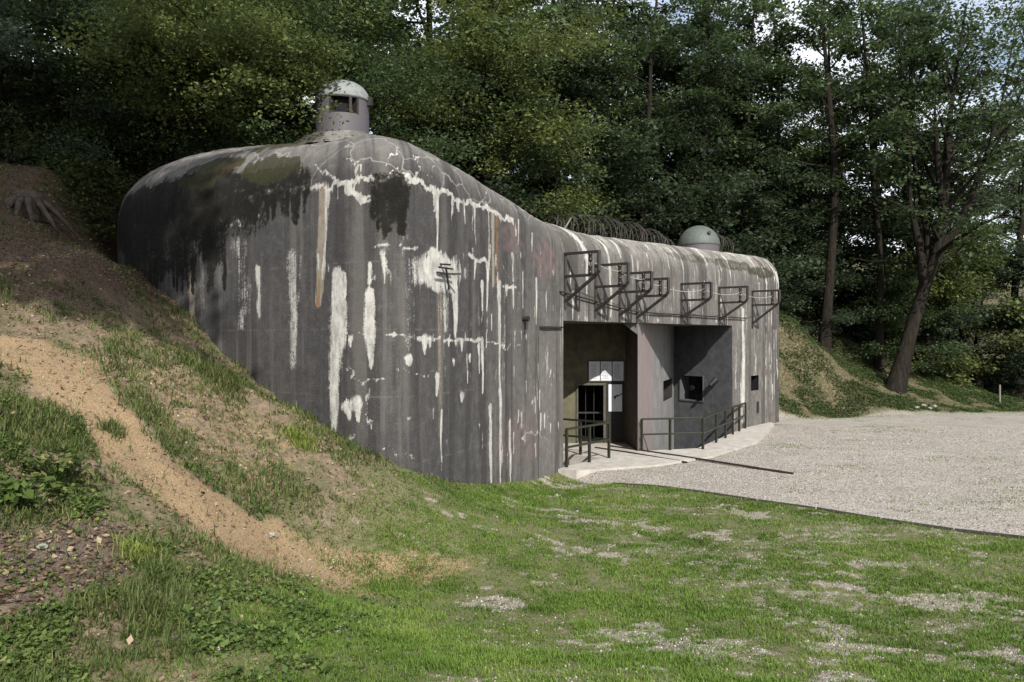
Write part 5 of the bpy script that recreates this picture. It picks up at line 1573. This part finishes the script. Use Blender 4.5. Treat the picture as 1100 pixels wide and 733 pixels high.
# ------------------------------------------------------------------ single small things
def rock(name, label, px, py, size, mat, group=None, seed=0):
    w = hit(px, py); gr = np.random.default_rng(seed)
    bm = bmesh.new(); bmesh.ops.create_icosphere(bm, subdivisions=2, radius=1)
    for v in bm.verts:
        k = 1 + gr.normal(0, .12); v.co = Vector((v.co.x * k, v.co.y * k * .8, v.co.z * k * .6)) * size
    me = bpy.data.meshes.new(name); bm.to_mesh(me); bm.free()
    o = link(name, me, mat); o.location = (w[0], w[1], float(H(*w)) + size * .25); o.rotation_euler = (0, 0, seed)
    return tag(o, label, 'stone', group)
M_WHITE = plain_mat('pale_limestone', (.24, .23, .21), .9, .2, 15)
rock('stone', 'small white stone on bare soil near the left edge', 45, 590, .05, M_WHITE, seed=1)
rock('stone', 'flat white stone lying on the sandy path', 292, 576, .06, M_WHITE, seed=2)
rock('stone', 'pale stone half hidden in low weeds below the path', 222, 655, .05, M_WHITE, seed=3)
for i, (px, py, sz) in enumerate(((985, 439, .13), (992, 437, .15), (999, 440, .12), (1004, 437, .10), (979, 441, .09))):
    rock('rubble_stone', 'pale rubble stone in the small heap at the foot of the right slope', px, py, sz, M_WHITE, 'rubble at the foot of the right slope', seed=10 + i)
# broad-leaved plant at the left edge
def leafy(name, label, px, py, n, leaf, spread, h, mat, seed):
    w = hit(px, py); gr = np.random.default_rng(seed)
    z = float(H(*w))
    t = thing(name, label, 'plant', (w[0], w[1], z))
    cen = []; m = MB()
    for i in range(n):
        a = gr.uniform(0, 6.28); r = spread * gr.uniform(.2, 1); hh = h * gr.uniform(.4, 1)
        q = Vector((math.cos(a) * r, math.sin(a) * r, hh)); cen.append(q)
        m.tube([(0, 0, -.02), q * .6 + Vector((0, 0, .03)), q], [.006, .005, .003], 5, False)
    m.build('stem', mat, t)
    lm = leaves_mesh('leaves', np.array(cen), np.full(n, leaf * .35), 4, leaf, gr, .5, flat=.5)
    link('leaves', lm, mat, t)
leafy('leafy_plant', 'broad leaved green plant on the bank at the left edge', 22, 548, 34, .11, .34, .32, WEED, 5)
leafy('leafy_plant', 'dark green nettle clump on the bank left of the sandy path', 60, 520, 40, .08, .42, .36, ROUGH, 6)
def tuft(label, px, py, n, h, mat, seed, r=.12):
    w = hit(px, py); gr = np.random.default_rng(seed)
    xy = w[None] + gr.normal(0, r, (n, 2))
    me = blades('grass_tuft', xy, h * gr.uniform(.5, 1.2, n), np.full(n, .012), gr, .6)
    v = np.zeros(len(me.vertices) * 3, np.float32); me.vertices.foreach_get('co', v); v = v.reshape(-1, 3)
    z0 = float(H(*w)); v -= np.array((w[0], w[1], z0), np.float32); me.vertices.foreach_set('co', v.ravel()); me.update()
    o = link('grass_tuft', me, mat); o.location = (w[0], w[1], z0)
    tag(o, label, 'grass tuft')
YTUFT = blade_mat('yellow_tuft', (.09, .13, .02), (.17, .21, .04), (.26, .28, .08))
tuft('yellow green grass tuft on bare soil below the path', 152, 598, 420, .14, YTUFT, 1)
tuft('dark grass tuft growing alone beside the upper edge of the path', 122, 463, 260, .16, ROUGH, 2, .08)
tuft('big grass tuft on the slope under the mossy wall', 235, 408, 700, .28, ROUGH, 3, .2)
tuft('bright grass tuft against the wall where the slope ends', 322, 475, 420, .22, YTUFT, 4, .14)
tuft('green tuft at the lower end of the sandy path', 410, 628, 420, .10, GRASS, 5, .12)
# stump with roots on the upper left bank
w = hit(30, 222); z0 = float(H(*w))
st = thing('tree_stump', 'old dark tree stump with exposed roots on the upper left bank', 'tree stump', (w[0], w[1], z0))
mb = MB(); mb.tube([(0, 0, -.4), (0, .03, .0), (0, .06, .22), (0, .07, .30)], [.50, .40, .33, .28], 16); mb.build('trunk', M_ROT, st, smooth=False)
for i, a in enumerate((-2.7, -2.2, -1.8, -1.4, -1.0, -.5, .1)):
    mb = MB(); d = Vector((math.cos(a), math.sin(a), 0))
    mb.tube([d * .28 + Vector((0, 0, .12)), d * .48 + Vector((0, 0, -.03)), d * .75 + Vector((.06, 0, -.36)), d * 1.0 + Vector((.1, 0, -.72))], [.09, .07, .05, .02], 7)
    mb.build('root', M_ROT, st, smooth=True)
# twigs
for px, py, a, L, lab in ((85, 578, 2.6, .35, 'dark twig lying on bare soil below the nettle clump'), (130, 285, .3, .8, 'dead branch lying on the shaded slope left of the bunker'), (75, 205, -.7, .7, 'pale broken branch beside the old stump')):
    w = hit(px, py); z0 = float(H(*w)); o = Vector((w[0], w[1], z0))
    d = Vector((math.cos(a), math.sin(a), 0)); e = w + np.array((d.x, d.y)) * L
    ze = float(H(*e)) - z0
    mb = MB(); mb.tube([(0, 0, .015), d * L * .5 + Vector((0, .03, ze * .5 + .03)), d * L + Vector((0, 0, ze + .02))], [.014, .011, .006], 6)
    ob = mb.build('twig', M_BARK); ob.location = o; tag(ob, lab, 'twig')
# stake at the far right
w = hit(1074, 434); mb = MB((w[0], w[1], float(H(*w)))); p = Vector((w[0], w[1], float(H(*w))))
mb.tube([p - Vector((0, 0, .2)), p + Vector((0, 0, .95))], [.05, .045], 8)
tag(mb.build('stake', plain_mat('weathered_stake', (.16, .15, .13))), 'lone wooden stake at the dark forest edge on the far right', 'stake')
